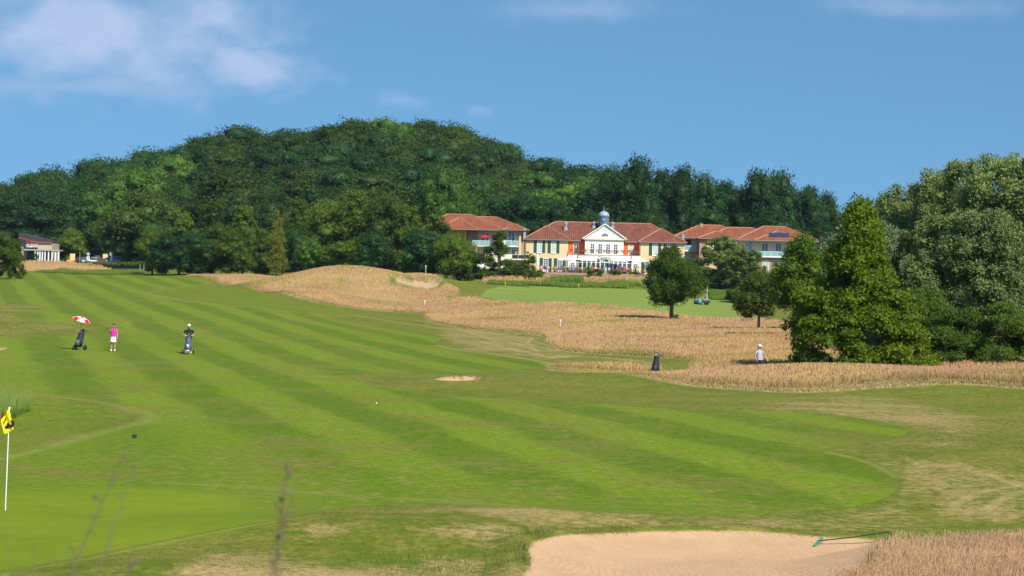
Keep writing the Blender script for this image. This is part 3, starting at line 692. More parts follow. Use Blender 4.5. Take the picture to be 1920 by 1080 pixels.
def crown_mesh(name, kind, n_leaf, leaf, aspect, matl, seed, elong=1.7, droop=0.0, per=5, upb=.55, jit=.36, tw=.62, core=.62):
    """aspect = width/height of the finished tree; mesh in unit space (height 1, width 1)"""
    ctl = []; r = np.random.default_rng(seed); L = lobes_for(kind, r); vol = (L[:, 3]*L[:, 4]*L[:, 5])**(2/3.0)
    nt = n_leaf//per; li = r.choice(len(L), nt, p=vol/vol.sum())
    d = r.normal(0, 1, (nt, 3)); d[:, 2] += upb; d /= np.linalg.norm(d, axis=1)[:, None]
    rad = np.clip(r.normal(.86, .20, nt), .2, 1.28)
    C = L[li, :3]+d*rad[:, None]*L[li, 3:6]
    # small sprays of leaves: each twig carries `per` leaves
    ti = np.repeat(np.arange(nt), per); n = len(ti)
    S = np.array([aspect, aspect, 1.0])         # unit space -> proportions of the real tree
    P = C[ti]*S + r.normal(0, leaf*1.25, (n, 3))*np.array([1, 1, .7])
    P[:, 2] -= droop*leaf*np.abs(r.normal(0, 1, n))*3
    lobe_t = r.random(len(L)); tw_t = r.random(nt)
    ax = d[ti]*.55+r.normal(0, .6, (n, 3)); ax[:, 2] -= droop; ax /= np.linalg.norm(ax, axis=1)[:, None]
    nm = d[ti]*.9+r.normal(0, jit, (n, 3)); nm[:, 2] += .35; nm -= ax*(nm*ax).sum(1)[:, None]; nm /= np.linalg.norm(nm, axis=1)[:, None]
    sd_ = np.cross(nm, ax); ln = leaf*r.uniform(.6, 1.25, n)
    a = ax*(ln*elong*.5)[:, None]; b = sd_*(ln*.5)[:, None]
    V = np.stack([P-a, P+b-a*.1, P+a, P-b-a*.1], 1)/S
    V[:, :, 2] = np.maximum(V[:, :, 2], .012)
    F = (np.arange(n)*4)[:, None]+np.array([[0, 1, 2, 3]])
    t1 = np.clip(tw*lobe_t[li][ti]+(1-tw)*r.random(n), 0, 1); t2 = np.clip(lobe_t[::-1][li][ti]*.6+.4*tw_t[ti], 0, 1)
    at_ = np.repeat(np.stack([t1, t2, np.zeros(n), np.ones(n)], 1)[:, None, :], 4, 1).reshape(-1, 4)
    V = V.reshape(-1, 3)
    if core:      # the dense inner foliage of every lobe, uneven, under the leaves
        cv, cf, ca = [V], [F], [at_]; nb = len(V)
        for q in range(len(L)):
            th = np.linspace(0, np.pi, 7)[1:-1]; ph = np.arange(9)/9*2*np.pi; TH, PH = np.meshgrid(th, ph, indexing='ij')
            D_ = np.stack([np.sin(TH)*np.cos(PH), np.sin(TH)*np.sin(PH), np.cos(TH)], -1).reshape(-1, 3); D_ = np.concatenate([D_, [[0, 0, 1], [0, 0, -1]]])
            p_ = L[q, :3]+D_*L[q, 3:6]*core*r.uniform(.68, 1.2, (len(D_), 1)); p_[:, 2] = np.maximum(p_[:, 2], .02); cv.append(p_)
            i_ = np.arange(45).reshape(5, 9); a0, a1 = i_[:-1], i_[1:]; f_ = np.stack([a0, a1, np.roll(a1, -1, 1), np.roll(a0, -1, 1)], -1).reshape(-1, 4)
            t_ = np.concatenate([np.stack([np.full(9, 45), i_[0], np.roll(i_[0], -1), np.roll(i_[0], -1)], -1), np.stack([np.full(9, 46), np.roll(i_[4], -1), i_[4], i_[4]], -1)])
            cf.append(f_+nb); ct.append((t_[:, :3]+nb)) if False else ctl.append(t_[:, :3]+nb)
            ca.append(np.tile([[lobe_t[q]*.7, lobe_t[::-1][q]*.6, 0, 1]], (47, 1))); nb += 47
        V = np.concatenate(cv); at_ = np.concatenate(ca); F = [np.concatenate(cf), np.concatenate(ctl)]
    return mesh_np(name, V, F, matl, attrs={'tint': ('FLOAT_COLOR', 'POINT', at_)}, link=False), L
def trunk_mesh(name, L, kind, aspect, matl, seed, thick=.022):
    r = random.Random(seed); mb = MB(); top = .72 if kind != 'tall' else .9
    if kind == 'bush': top = .3
    pts = [(0, 0, -.02), (r.uniform(-.01, .01), r.uniform(-.01, .01), .12), (r.uniform(-.02, .02), r.uniform(-.02, .02), .32), (r.uniform(-.02, .02), 0, top*.75), (0, 0, top)]
    mb.tube(pts, [thick*1.35, thick, thick*.85, thick*.5, thick*.15], 8)
    for i in range(min(len(L), 12)):
        c = L[(i*7) % len(L)]; zb = max(.10, min(c[2]-.12, top*.8)); zb = min(zb, .62)
        mid = (c[0]*.5, c[1]*.5, zb+(c[2]-zb)*.62)
        mb.tube([(0, 0, zb), mid, tuple(c[:3])], [thick*.5, thick*.3, thick*.1], 5)
    me_o = mb.build(name, matl, None, True, fix=False); me = me_o.data; bpy.data.objects.remove(me_o); return me
PROTO = {}
def proto(key, kind, n_leaf, leaf, aspect, lm, seeds, bark=None, thick=.022, **kw):
    PROTO[key] = []
    for s_ in seeds:
        cm, L = crown_mesh('crown', kind, n_leaf, leaf, aspect, LM[lm], s_, **kw)
        PROTO[key].append((cm, trunk_mesh('trunk', L, kind, aspect, bark or BARK, s_, thick)))
_tc = [0]
def tree(name, x, y, z, hgt, wid, key, label, cat='tree', group=None, rz=None, var=None):
    v = PROTO[key][(_tc[0] if var is None else var) % len(PROTO[key])]; _tc[0] += 1
    e = empty(name, (x, y, z), random.uniform(0, 6.28) if rz is None else rz, label, cat, group); e.scale = (wid, wid, hgt)
    for nm, me in (('crown', v[0]), ('trunk', v[1])):
        o = bpy.data.objects.new(nm, me); col.objects.link(o); o.parent = e
    return e
def tree_px(name, px, D, top, wpx, key, label, cat='tree', group=None, **kw):
    x = (px-960)/FPX*D; z = hz(x, D); zt = z_at(px, top, D)
    return tree(name, x, D, z-.05, max(zt-z, .8)*(1.08 if key in ('oak', 'h_oak') else 1.03), wpx/FPX*D*1.06, key, label, cat, group, **kw)

# far wood on the hill (small leaf clumps are enough at 450-650 m)
proto('h_oak', 'broad', 9000, .0185, .95, 'oak', (1, 2, 3), thick=.02, jit=.36, tw=.8, core=.70)
proto('h_beech', 'broad', 9000, .0185, .95, 'beech', (4, 5, 6), thick=.02, jit=.36, tw=.8, core=.70)
proto('h_light', 'broad', 9000, .0185, .95, 'lightoak', (7,), thick=.02, jit=.36, tw=.8, core=.70)
proto('h_dead', 'tall', 900, .016, .6, 'dead', (8,), thick=.015, core=0)
proto('oak', 'low', 16000, .0145, .85, 'oak', (11, 12, 13), thick=.022)
proto('alder', 'cone', 16000, .0145, .75, 'alder', (14, 15, 16), thick=.02)
proto('alderr', 'low', 16000, .0145, .85, 'alder', (17, 18), thick=.02)
proto('bright', 'low', 16000, .0145, .9, 'lightoak', (19,), thick=.022)
proto('golden', 'tall', 6000, .014, .4, 'golden', (20,), thick=.02, core=0)
proto('birch', 'mass', 20000, .012, .9, 'birch', (21, 22), BARKL, .015, droop=.8, elong=2.2)
proto('shrub', 'bush', 3500, .045, 1.3, 'shrub', (23, 24), thick=.02)
proto('dshrub', 'bush', 4500, .035, 1.1, 'darkshrub', (25, 26), thick=.02)
proto('maple', 'round', 48000, .0125, .9, 'maple', (31,), thick=.030)
proto('linden', 'round', 24000, .0135, .8, 'linden', (32,), BARKL, .026)
proto('darkmaple', 'round', 30000, .0135, .6, 'maple', (33,), thick=.026)
proto('hornbeam', 'skirt', 70000, .0115, .85, 'hornbeam', (34,), thick=.02, elong=1.9)
proto('poplar', 'mass', 70000, .0085, .62, 'poplar', (35, 36, 37), BARKL, .013, elong=2.0, core=.5)
proto('willow', 'bush', 36000, .014, .9, 'willow', (38,), BARKL, .02, elong=3.0)
proto('bigbush', 'bush', 30000, .018, 1.3, 'shrub', (39,), thick=.02)

rt = random.Random(42); n_h = 0
gl = 'dense deciduous wood covering the hill'
# rows of the hill wood, back to front
rows = []
D = 446.0
while D < 640: rows.append(D); D += 15.5
for ri, D in enumerate(rows):
    px = -60+rt.uniform(0, 40)
    while px < (1240 if D > 480 else 1160):
        if px < 285 and D < 505: px = 285+rt.uniform(0, 30)
        x = (px-960)/FPX*D+rt.uniform(-2, 2); y = D+rt.uniform(-5, 5); z = hz(x, y)
        big = rt.random(); hh = 11.5+6.5*big; ww = 12.0+12.5*big*rt.uniform(.8, 1.1)
        key = rt.choices(['h_oak', 'h_beech', 'h_light', 'h_dead'], [.46, .44, .06, .012] if px > 300 else [.62, .3, .06, .012])[0]
        if key == 'h_dead': ww *= .55
        lab = {'h_oak': 'dark green deciduous tree in the dense wood covering the hill', 'h_beech': 'olive green deciduous tree in the dense wood covering the hill',
               'h_light': 'brighter green deciduous tree standing out in the wood on the hill', 'h_dead': 'sparse reddish brown half dead tree in the wood on the hill'}[key]
        tree('deciduous_tree', x, y, z-1.0, hh+1.5, ww, key, lab, 'tree', 'trees of the '+gl); n_h += 1
        px += ww/D*FPX*rt.uniform(.72, .95)
print('HILL TREES', n_h)
T = tree_px
T('oak_tree', 262, 505, 316, 168, 'bright', 'large bright green round oak at the foot of the hill above the parked cars')
T('oak_tree', 215, 498, 385, 100, 'bright', 'bright green tree directly behind the parked cars, below the largest bright oak')
T('oak_tree', 830, 430, 308, 125, 'bright', 'bright yellow green oak at the foot of the hill above the left red roof')
T('oak_tree', 60, 500, 395, 150, 'oak', 'dark oak behind the low cream building at the far left')
T('oak_tree', 15, 502, 370, 120, 'oak', 'dark tree at the far left edge behind the low building')
T('oak_tree', 140, 504, 372, 110, 'oak', 'dark oak behind the small light green tree and the cars')
GR = 'band of trees in front of the wooded hill'
for px, D, top, wpx, key, lab in [
  (-4, 322, 432, 84, 'alderr', 'dark leafy tree at the left picture edge in front of the low building'),
  (30, 330, 447, 40, 'alder', 'narrow green tree beside the red edged gable of the low building'),
  (132, 488, 427, 62, 'alderr', 'small light green tree standing to the right of the colonnade'),
  (206, 489, 420, 56, 'oak', 'small dark green tree above the parked cars'),
  (285, 372, 425, 75, 'alderr', 'green tree at the left end of the band, nearest the car park'),
  (335, 368, 388, 100, 'alder', 'tall olive green alder in the band, left of the yellow birch'),
  (398, 372, 376, 120, 'alder', 'broad alder with twin tips left of the yellow birch'),
  (455, 376, 384, 105, 'alder', 'alder directly left of the yellow birch'),
  (519, 361, 390, 36, 'golden', 'slim yellow green birch standing out of the dark band of trees'),
  (488, 372, 420, 70, 'alderr', 'dark tree below and left of the yellow birch'),
  (556, 384, 372, 110, 'alder', 'tall alder right of the yellow birch'),
  (580, 356, 446, 62, 'bright', 'small round bright green tree at the front of the band'),
  (618, 374, 374, 120, 'alderr', 'rounded alder behind the small bright green tree'),
  (664, 370, 356, 135, 'alder', 'tallest alder of the band, above the tan grass mound'),
  (722, 366, 362, 110, 'alderr', 'tall rounded tree right of the tallest alder'),
  (700, 352, 438, 90, 'oak', 'dark round tree directly behind the tan grass mound'),
  (762, 360, 384, 112, 'alder', 'alder at the right part of the band, left of the red roof'),
  (640, 354, 448, 90, 'alderr', 'low dark tree behind the left shoulder of the tan grass mound'),
  (815, 352, 400, 118, 'alder', 'large dark alder covering the left end of the red roofed apartment house'),
  (852, 344, 432, 84, 'alderr', 'dark rounded tree at the right end of the band beside the apartment house'),
  (790, 348, 430, 90, 'oak', 'dark tree at the right foot of the band behind the small sand bunker'),
  (548, 370, 430, 80, 'oak', 'dark tree at the foot of the yellow birch'),
  (430, 362, 432, 90, 'alderr', 'low dark green tree in the middle of the left band'),
  (362, 360, 436, 90, 'oak', 'low dark oak in the left band, third from the car park'),
  (310, 362, 440, 70, 'oak', 'low dark oak beside the car park hedge'),
  (934, 352, 432, 84, 'alder', 'dark conical alder in front of the apartment house with the red parasol'),
  (990, 350, 470, 52, 'alder', 'small bushy green tree at the left corner of the clubhouse'),
  (893, 356, 470, 50, 'dshrub', 'dark bushy tree between two alders beside the apartment house'),
  (1350, 352, 446, 100, 'birch', 'drooping olive green birch in front of the right apartment house'),
  (1398, 346, 466, 86, 'birch', 'grey green drooping tree beside the birch in front of the right apartment house'),
  ]:
    T('leafy_tree', px, D, top, wpx, key, lab, 'tree', GR if px < 880 else None)
GO = 'tall dark oaks behind the clubhouse and the right apartment house'
for i, (px, D, top, wpx) in enumerate([(1135, 440, 318, 110), (1183, 428, 308, 135), (1235, 440, 322, 95), (1272, 432, 319, 100), (1322, 436, 338, 95), (1362, 440, 342, 90),
      (1418, 430, 326, 95), (1462, 434, 332, 100), (1515, 432, 352, 85), (1548, 436, 366, 62), (1085, 450, 362, 110), (1040, 440, 380, 100), (980, 445, 372, 110), (930, 452, 380, 100), (1390, 450, 360, 90), (1300, 452, 350, 90),
      (1590, 470, 398, 80), (1640, 470, 396, 90), (1210, 420, 400, 120), (1330, 424, 400, 110), (1450, 424, 400, 110), (1110, 425, 400, 110), (1010, 425, 420, 120), (1540, 430, 420, 90)]):
    tops = ['behind the bell cupola of the clubhouse', 'above the right half of the clubhouse roof', 'above the right end of the clubhouse roof', 'above the gap between clubhouse and right apartment house']
    where = tops[i] if i < 4 else 'in the tree line behind the red roofs'
    T('oak_tree', px, D, top, wpx, 'oak', 'tall dark green oak '+where, 'tree', GO)
for i, (px, D, top, wpx) in enumerate([(1700, 480, 385, 120), (1830, 470, 380, 130), (1960, 475, 372, 130), (2080, 470, 380, 130), (2200, 480, 375, 140), (2330, 470, 382, 130), (2460, 480, 378, 140), (2600, 470, 385, 140), (2760, 480, 380, 150), (2930, 480, 384, 150), (-160, 480, 385, 140), (-300, 470, 380, 150), (-450, 480, 376, 150)]):
    T('oak_tree', px, D, top, wpx, 'oak', 'far oak in the tree line at the edge of the course', 'tree', 'far trees beyond the picture edges')
T('maple_tree', 1261, 199, 460, 118, 'maple', 'single round maple with bare trunk standing in tan grass in front of the clubhouse')
T('linden_tree', 1425, 176, 500, 98, 'linden', 'young light green tree with slim trunk standing in the tan grass')
T('maple_tree', 1500, 158, 436, 118, 'darkmaple', 'dark narrow tree between the young light green tree and the big hornbeam')
T('hornbeam_tree', 1610, 113, 386, 246, 'hornbeam', 'large yellow green hornbeam with wide skirt, biggest tree right of the lone maple')
T('willow_tree', 1568, 172, 425, 130, 'willow', 'silvery willow showing on the left side behind the hornbeam')
T('willow_tree', 1648, 140, 400, 130, 'willow', 'silvery willow showing on the right side behind the hornbeam')
GP = 'ragged grey green willows at the right edge'
for px, D, top, wpx, lab in [(1705, 150, 358, 180, 'leftmost grey green willow of the right hand group, behind the hornbeam'), (1755, 142, 342, 170, 'second grey green willow from the left in the right hand group'),
      (1808, 136, 324, 175, 'third grey green willow from the left, with a yellowish top'), (1868, 131, 302, 190, 'tallest grey green willow at the right edge'), (1935, 129, 318, 190, 'willow cut by the right picture edge'),
      (1775, 127, 420, 170, 'lower tree in front of the group at right'), (1850, 125, 400, 180, 'lower tree under the tallest willow at the right edge'), (1690, 146, 400, 150, 'lower grey green tree just right of the hornbeam')]:
    T('willow_tree', px, D, top, wpx, 'poplar', lab, 'tree', GP)
for px, D, top, wpx, lab in [(1795, 117, 576, 150, 'rounded green shrub under the willows, right of the hornbeam'), (1885, 116, 566, 150, 'rounded green shrub under the willows at the right edge'),
      (1740, 122, 540, 120, 'dark green shrub between the hornbeam and the willows'), (1500, 150, 610, 36, 'little green shrub at the foot of the dark narrow tree'), (1960, 117, 580, 130, 'green shrub just beyond the right edge')]:
    T('shrub', px, D, top, wpx, 'bigbush' if wpx > 100 else 'shrub', lab, 'shrub')
for px, D, top, wpx, key, lab in [(236, 466, 474, 26, 'shrub', 'small bright lime green sapling in front of the parked cars'), (67, 474, 472, 14, 'shrub', 'small round yellow green bush at the portico of the low building'),
      (1115, 360, 503, 34, 'shrub', 'clipped green bush left of the terrace steps'), (1152, 360, 505, 30, 'shrub', 'clipped green bush right of the terrace steps'),
      (1012, 362, 506, 24, 'dshrub', 'low dark hedge plant left of the terrace'), (905, 352, 510, 60, 'dshrub', 'dark low shrub beside the path left of the clubhouse'), (1192,364,513,30,'dshrub','flat dark shrub in front of the right part of the terrace'),
      (1375, 318, 541, 40, 'shrub', 'green shrub on the far bank right of the lone maple'), (1392, 316, 536, 30, 'bright', 'bright yellow green shrub on the far bank behind the young tree'),
      (1340, 350, 506, 50, 'dshrub', 'dark low shrub under the drooping birch'), (1390, 348, 508, 60, 'dshrub', 'dark low shrub right of the drooping birch'), (1440, 346, 505, 60, 'dshrub', 'dark shrub below the right apartment house'), (1300, 360, 500, 34, 'dshrub', 'dark hedge plant at the right corner of the clubhouse'),
      (1268, 198, 588, 16, 'shrub', 'tuft of leaves at the foot of the lone maple'), (1500, 345, 500, 70, 'dshrub', 'dark shrub behind the dark narrow tree'),(1560, 345, 500, 80, 'dshrub', 'dark shrub behind the silvery willow'), (870, 346, 500, 40, 'dshrub', 'dark shrub in the shade under the rounded tree beside the apartment house')]:
    T('shrub', px, D, top, wpx, key, lab, 'shrub')
def hedge(name, pxs, D, topy, label, key_m, dens, hh, seed):
    r = np.random.default_rng(seed); x0, x1 = (pxs[0]-960)/FPX*D, (pxs[1]-960)/FPX*D; n = int(abs(x1-x0)*dens)
    X = r.uniform(x0, x1, n); Y = D+r.normal(0, .8, n)+0*X; Z = h(X, Y)+hh*r.uniform(.1, 1.0, n)**.8*(.8+.2*_vn(X, Y, 2.5, 4))
    P = np.stack([X, Y, Z], 1); ax = r.normal(0, 1, (n, 3)); ax /= np.linalg.norm(ax, axis=1)[:, None]; b = np.cross(ax, r.normal(0, 1, (n, 3))); b /= np.linalg.norm(b, axis=1)[:, None]
    V = np.stack([P-ax*.16, P+b*.1, P+ax*.16, P-b*.1], 1); F = (np.arange(n)*4)[:, None]+np.array([[0, 1, 2, 3]])
    a = np.repeat(np.stack([r.random(n), r.random(n), np.zeros(n), np.ones(n)], 1)[:, None], 4, 1).reshape(-1, 4)
    return tag(mesh_np(name, V.reshape(-1, 3), F, LM[key_m], attrs={'tint': ('FLOAT_COLOR', 'POINT', a)}), label, 'hedge')
hedge('flowering_hedge', (158, 285), 464, 0, 'low green hedge with small white flowers in front of the parked cars', 'shrub', 420, .95, 3)
hedge('hedge', (1320, 1460), 366, 0, 'clipped dark hedge along the foot of the right apartment house', 'darkshrub', 500, 1.4, 5)
hedge('hedge', (860, 985), 366, 0, 'green hedge along the foot of the left apartment house', 'shrub', 500, 1.3, 6)
# reeds
def reeds(label, polys_px, n, hh, seed, dw=.07, mt=None):
    P = wpoly(polys_px); r = np.random.default_rng(seed); X = r.uniform(P[:, 0].min(), P[:, 0].max(), n*4); Y = r.uniform(P[:, 1].min(), P[:, 1].max(), n*4)
    pn = _vn(X, Y, 4.5, 2)+.5*_vn(X, Y, 1.7, 5); k = (sdist(P, X, Y)+1.2*r.normal(0, 1, len(X))*(Y > 60) > 0) & (pn > (-.55 if Y.min() < 100 else -.12)+r.normal(0, .15, len(X))); X, Y = X[k][:n], Y[k][:n]
    blades('reeds', X, Y, hh*r.uniform(.5, 1.1, len(X))*(.8+.3*_vn(X, Y, 3, 7)), dw+0*X, mt or BG, .25, None, seed, label, 'reeds', head=False)
reeds('strip of bright green reeds along the tan bank at the far left', [(85,510),(140,506),(200,510),(250,512),(250,515),(140,514)], 9000, .75, 41, .10)
reeds('band of green reeds between the far fairway and the clubhouse', [(915,532),(960,525),(1040,526),(1100,531),(1190,534),(1190,541),(1080,539),(1000,536),(930,536)], 16000, .85, 42, .08)
reeds('taller clump of green reeds in the middle of the reed band', [(1055,532),(1085,530),(1090,535),(1055,535)], 2500, 2.0, 43, .08)
reeds('green reeds on the bank behind the golf buggy', [(1335,553),(1375,550),(1400,548),(1400,562),(1335,562)], 7000, .9, 44, .08)
reeds('tall green reeds at the left picture edge behind the yellow flag', [(-70,775),(-30,768),(10,767),(24,775),(10,790),(-70,795)], 2600, 1.0, 45, .018, BG2)
# ------------------------------------------------------------------ buildings
def tile_mat(name, c1, c2):
    m = bpy.data.materials.new(name); m.use_nodes = True; t = NT(m.node_tree); t.n.clear()
    co = t.new('ShaderNodeTexCoord').outputs['Object']; x = t.xyz(co)
    wv = t.math('SINE', t.math('MULTIPLY', x[0], 2*math.pi/.42)); wy = t.math('SINE', t.math('MULTIPLY', x[2], 2*math.pi/.24))
    n = t.noise(co, .8, 5, .65); n2 = t.noise(co, 9, 3, .6)
    c = t.mix(t.ramp(t.math('ADD', t.math('MULTIPLY', n, .6), t.math('MULTIPLY', n2, .4)), .38, .62), c1, c2)
    k = t.math('ADD', t.ramp(wv, -1, 1, .84, 1.06), t.ramp(wy, -1, 1, -.05, .05)); c = t.vmath('MULTIPLY', c, t.comb(k, k, k))
    b = t.new('ShaderNodeBsdfPrincipled'); t.put(b.inputs['Base Color'], c); b.inputs['Roughness'].default_value = .75; b.inputs['Specular IOR Level'].default_value = .25
    bp = t.new('ShaderNodeBump'); bp.inputs['Strength'].default_value = .5; bp.inputs['Distance'].default_value = .06; t.put(bp.inputs['Height'], t.math('ADD', wv, wy)); t.l.new(bp.outputs[0], b.inputs['Normal'])
    t.l.new(b.outputs[0], t.new('ShaderNodeOutputMaterial').inputs[0]); return m
def brick_mat(name, c1, c2):
    m = bpy.data.materials.new(name); m.use_nodes = True; t = NT(m.node_tree); t.n.clear()
    co = t.new('ShaderNodeTexCoord').outputs['Object']; x = t.xyz(co)
    br = t.new('ShaderNodeTexBrick'); t.put(br.inputs['Vector'], t.comb(t.math('ADD', x[0], x[1]), x[2], 0)); br.inputs['Scale'].default_value = 3.0
    t.put(br.inputs['Color1'], c1); t.put(br.inputs['Color2'], c2); t.put(br.inputs['Mortar'], (.25, .21, .18)); br.inputs['Mortar Size'].default_value = .012
    b = t.new('ShaderNodeBsdfPrincipled'); t.l.new(br.outputs[0], b.inputs['Base Color']); b.inputs['Roughness'].default_value = .85
    t.l.new(b.outputs[0], t.new('ShaderNodeOutputMaterial').inputs[0]); return m
def glass_mat(name, c, rough=.08):
    m = mat(name, c, rough, .3, .9, spec=.7); return m
MT_TILE = tile_mat('roof_tile_brown', (.125, .042, .027), (.205, .072, .043)); MT_TILEO = tile_mat('roof_tile_orange', (.175, .052, .025), (.265, .085, .042))
M_WHITE = mat('render_white', (.70, .67, .58), .8, .05, 1.0); M_PEACH = mat('render_peach', (.62, .46, .26), .85, .06, .7)
M_ORANGE = mat('render_orange', (.62, .115, .022), .8, .08, .9); M_TRIM = mat('trim_white', (.74, .74, .72), .5, .03)
M_GUTTER = mat('gutter_zinc', (.16, .17, .17), .5, .1); M_GREEN = mat('shutter_green', (.012, .085, .062), .55, .15, 8)
M_SLATE = mat('slate_blue', (.11, .15, .18), .5, .25, 5); M_ZINC = mat('zinc', (.24, .31, .37), .45, .15, 3)
M_GLASS = glass_mat('window_glass', (.045, .07, .085)); M_CURT = mat('curtain_glass', (.42, .42, .36), .3, .25, 2.5); M_TEAL = mat('balcony_glass', (.20, .36, .36), .15, .12, 1.5, spec=.6)
M_CLOCK = mat('clock_blue', (.03, .28, .62), .4, .05); M_BRICK = brick_mat('brick_brown', (.30, .17, .13), (.38, .24, .19)); M_BLUEG = mat('blue_blind', (.18, .33, .55), .4, .1)
M_YEL = mat('render_yellow', (.62, .42, .12), .8, .06); M_RED = mat('red_cloth', (.62, .01, .02), .7, .1); M_DARK = mat('dark_metal', (.03, .033, .036), .5, .2)
M_CANV = mat('canvas_white', (.74, .76, .80), .8, .04); M_WOOD = mat('wood_grey', (.28, .25, .19), .85, .25, 5); M_WICK = mat('wicker_brown', (.17, .105, .065), .85, .3, 30)
M_SOLAR = mat('solar_panel', (.018, .04, .085), .25, .1, spec=.6); M_PAVE = mat('paving_red', (.30, .20, .16), .9, .2, 3); M_RPIPE = mat('vent_red', (.6, .12, .05), .6, .1)

def window(par, x0, x1, z0, z1, y, nx=2, nz=3, frame=.09, gl=None, name='window', proud=.05, sill=True):
    f = MB(); t = frame
    f.box(x0, x1, y-proud, y+.04, z1-t, z1); f.box(x0, x1, y-proud, y+.04, z0, z0+t); f.box(x0, x0+t, y-proud, y+.04, z0+t, z1-t); f.box(x1-t, x1, y-proud, y+.04, z0+t, z1-t)
    o = f.build(name, M_TRIM, par)
    b = MB(); bw = .035
    for i in range(1, nx): xx = x0+t+(x1-x0-2*t)*i/nx; b.box(xx-bw, xx+bw, y-proud+.012, y+.02, z0+t, z1-t)
    for j in range(1, nz):
        zz = z0+t+(z1-z0-2*t)*j/nz; s_ = [x0+t]+[x0+t+(x1-x0-2*t)*i/nx for i in range(1, nx)]+[x1-t]
        for i in range(len(s_)-1): b.box(s_[i]+(bw if i else 0), s_[i+1]-(bw if i < len(s_)-2 else 0), y-proud+.014, y+.02, zz-bw*.8, zz+bw*.8)
    b.build('glazing_bars', M_TRIM, o)
    MB().box(x0+t*.6, x1-t*.6, y-.012, y+.012, z0+t*.6, z1-t*.6).build('pane', gl or M_GLASS, o)
    if sill: MB().box(x0-.06, x1+.06, y-proud-.07, y+.03, z0-.07, z0-.004).build('sill', M_TRIM, o)
    return o
def shutter(par, x0, x1, z0, z1, y):
    m = MB(); m.box(x0, x0+.05, y-.07, y-.012, z0, z1); m.box(x1-.05, x1, y-.07, y-.012, z0, z1); m.box(x0+.05, x1-.05, y-.07, y-.012, z1-.06, z1); m.box(x0+.05, x1-.05, y-.07, y-.012, z0, z0+.06)
    z = z0+.08
    while z < z1-.12: m.box(x0+.05, x1-.05, y-.058, y-.02, z, z+.075); z += .10
    return m.build('shutter', M_GREEN, par)

E = empty('clubhouse', (2.25, 373.0, 6.2), 0, 'peach clubhouse with brown tiled roof, white centre gable and domed clock cupola', 'clubhouse')
wl = MB()
wl.box(0, 8.06, 0, 13.5, -.8, 6.08); wl.build('wing_wall', M_PEACH, E); MB().box(21.65, 29.9, 0, 13.5, -.8, 6.08).build('wing_wall', M_PEACH, E)
MB().box(8.063, 21.647, 3.0, 13.4, -.8, 6.05).build('recess_wall', M_ORANGE, E)
g = MB(); g.prism([(11.27, 3.55), (18.5, 3.55), (18.5, 6.35), (11.27, 6.35)], .6, 3.3); g.build('gable_wall', M_WHITE, E)
g = MB(); g.prism([(11.0, 6.52), (18.85, 6.52), (14.93, 9.12)], .45, 8.2); g.build('pediment', M_WHITE, E)
g = MB(); g.box(10.9, 18.95, .25, 3.2, 6.35, 6.52); g.build('cornice', mat('cornice', (.66, .55, .40), .8, .05), E)
# rakes of the gable roof
g = MB()
for s_ in (-1, 1):
    xe = 14.93+s_*4.15; g.add([(xe, .2, 6.47), (14.93, .2, 9.24), (14.93, 8.6, 9.24), (xe, 3.4, 6.47), (xe, .2, 6.60), (14.93, .2, 9.39), (14.93, 8.6, 9.39), (xe, 3.4, 6.60)],
          [(0, 1, 2, 3), (4, 7, 6, 5), (0, 4, 5, 1), (1, 5, 6, 2), (2, 6, 7, 3), (3, 7, 4, 0)])
g.build('gable_roof', MT_TILE, E)
# pale edge board on each rake
g = MB()
for s_ in (-1, 1):
    xe = 14.93+s_*4.18; g.add([(xe, .13, 6.40), (14.93, .13, 9.20), (14.93, .13, 9.40), (xe, .13, 6.60), (xe, .195, 6.40), (14.93, .195, 9.20), (14.93, .195, 9.40), (xe, .195, 6.60)],
          [(0, 1, 2, 3), (4, 7, 6, 5), (0, 4, 5, 1), (1, 5, 6, 2), (2, 6, 7, 3), (3, 7, 4, 0)])
g.build('barge_board', M_TRIM, E)
def hip(par, x0, x1, y0, y1, ze, zr, inx, mt=None, name='roof', inx2=None, th=.14):
    inx2 = inx if inx2 is None else inx2
    yc = (y0+y1)/2; a = [(x0, y0, ze), (x1, y0, ze), (x1, y1, ze), (x0, y1, ze), (x0+inx, yc, zr), (x1-inx2, yc, zr)]
    b = [(p[0], p[1], ze-th) for p in a[:4]]
    m = MB().add(a+b, [(0, 1, 5, 4), (1, 2, 5), (2, 3, 4, 5), (3, 0, 4), (9, 8, 7, 6), (0, 6, 7, 1), (1, 7, 8, 2), (2, 8, 9, 3), (3, 9, 6, 0)]); o = m.build(name, mt or MT_TILEO, par)
    r = MB(); R_ = .10
    for p, q in ((a[0], a[4]), (a[1], a[5]), (a[4], a[5]), (a[3], a[4]), (a[2], a[5])): r.tube([(p[0], p[1], p[2]+.03), (q[0], q[1], q[2]+.03)], R_, 6)
    r.build('ridge_tiles', mat('ridge_tile', (.36, .19, .11), .8, .2, 3), o)
    MB().tube([(x0-.02, y0-.07, ze-.10), (x1+.02, y0-.07, ze-.10)], .085, 8).build('gutter', M_GUTTER, o)
    return o
ro = hip(E, -.4, 30.3, 2.6, 15.6, 6.15, 9.75, 6.2, MT_TILE)
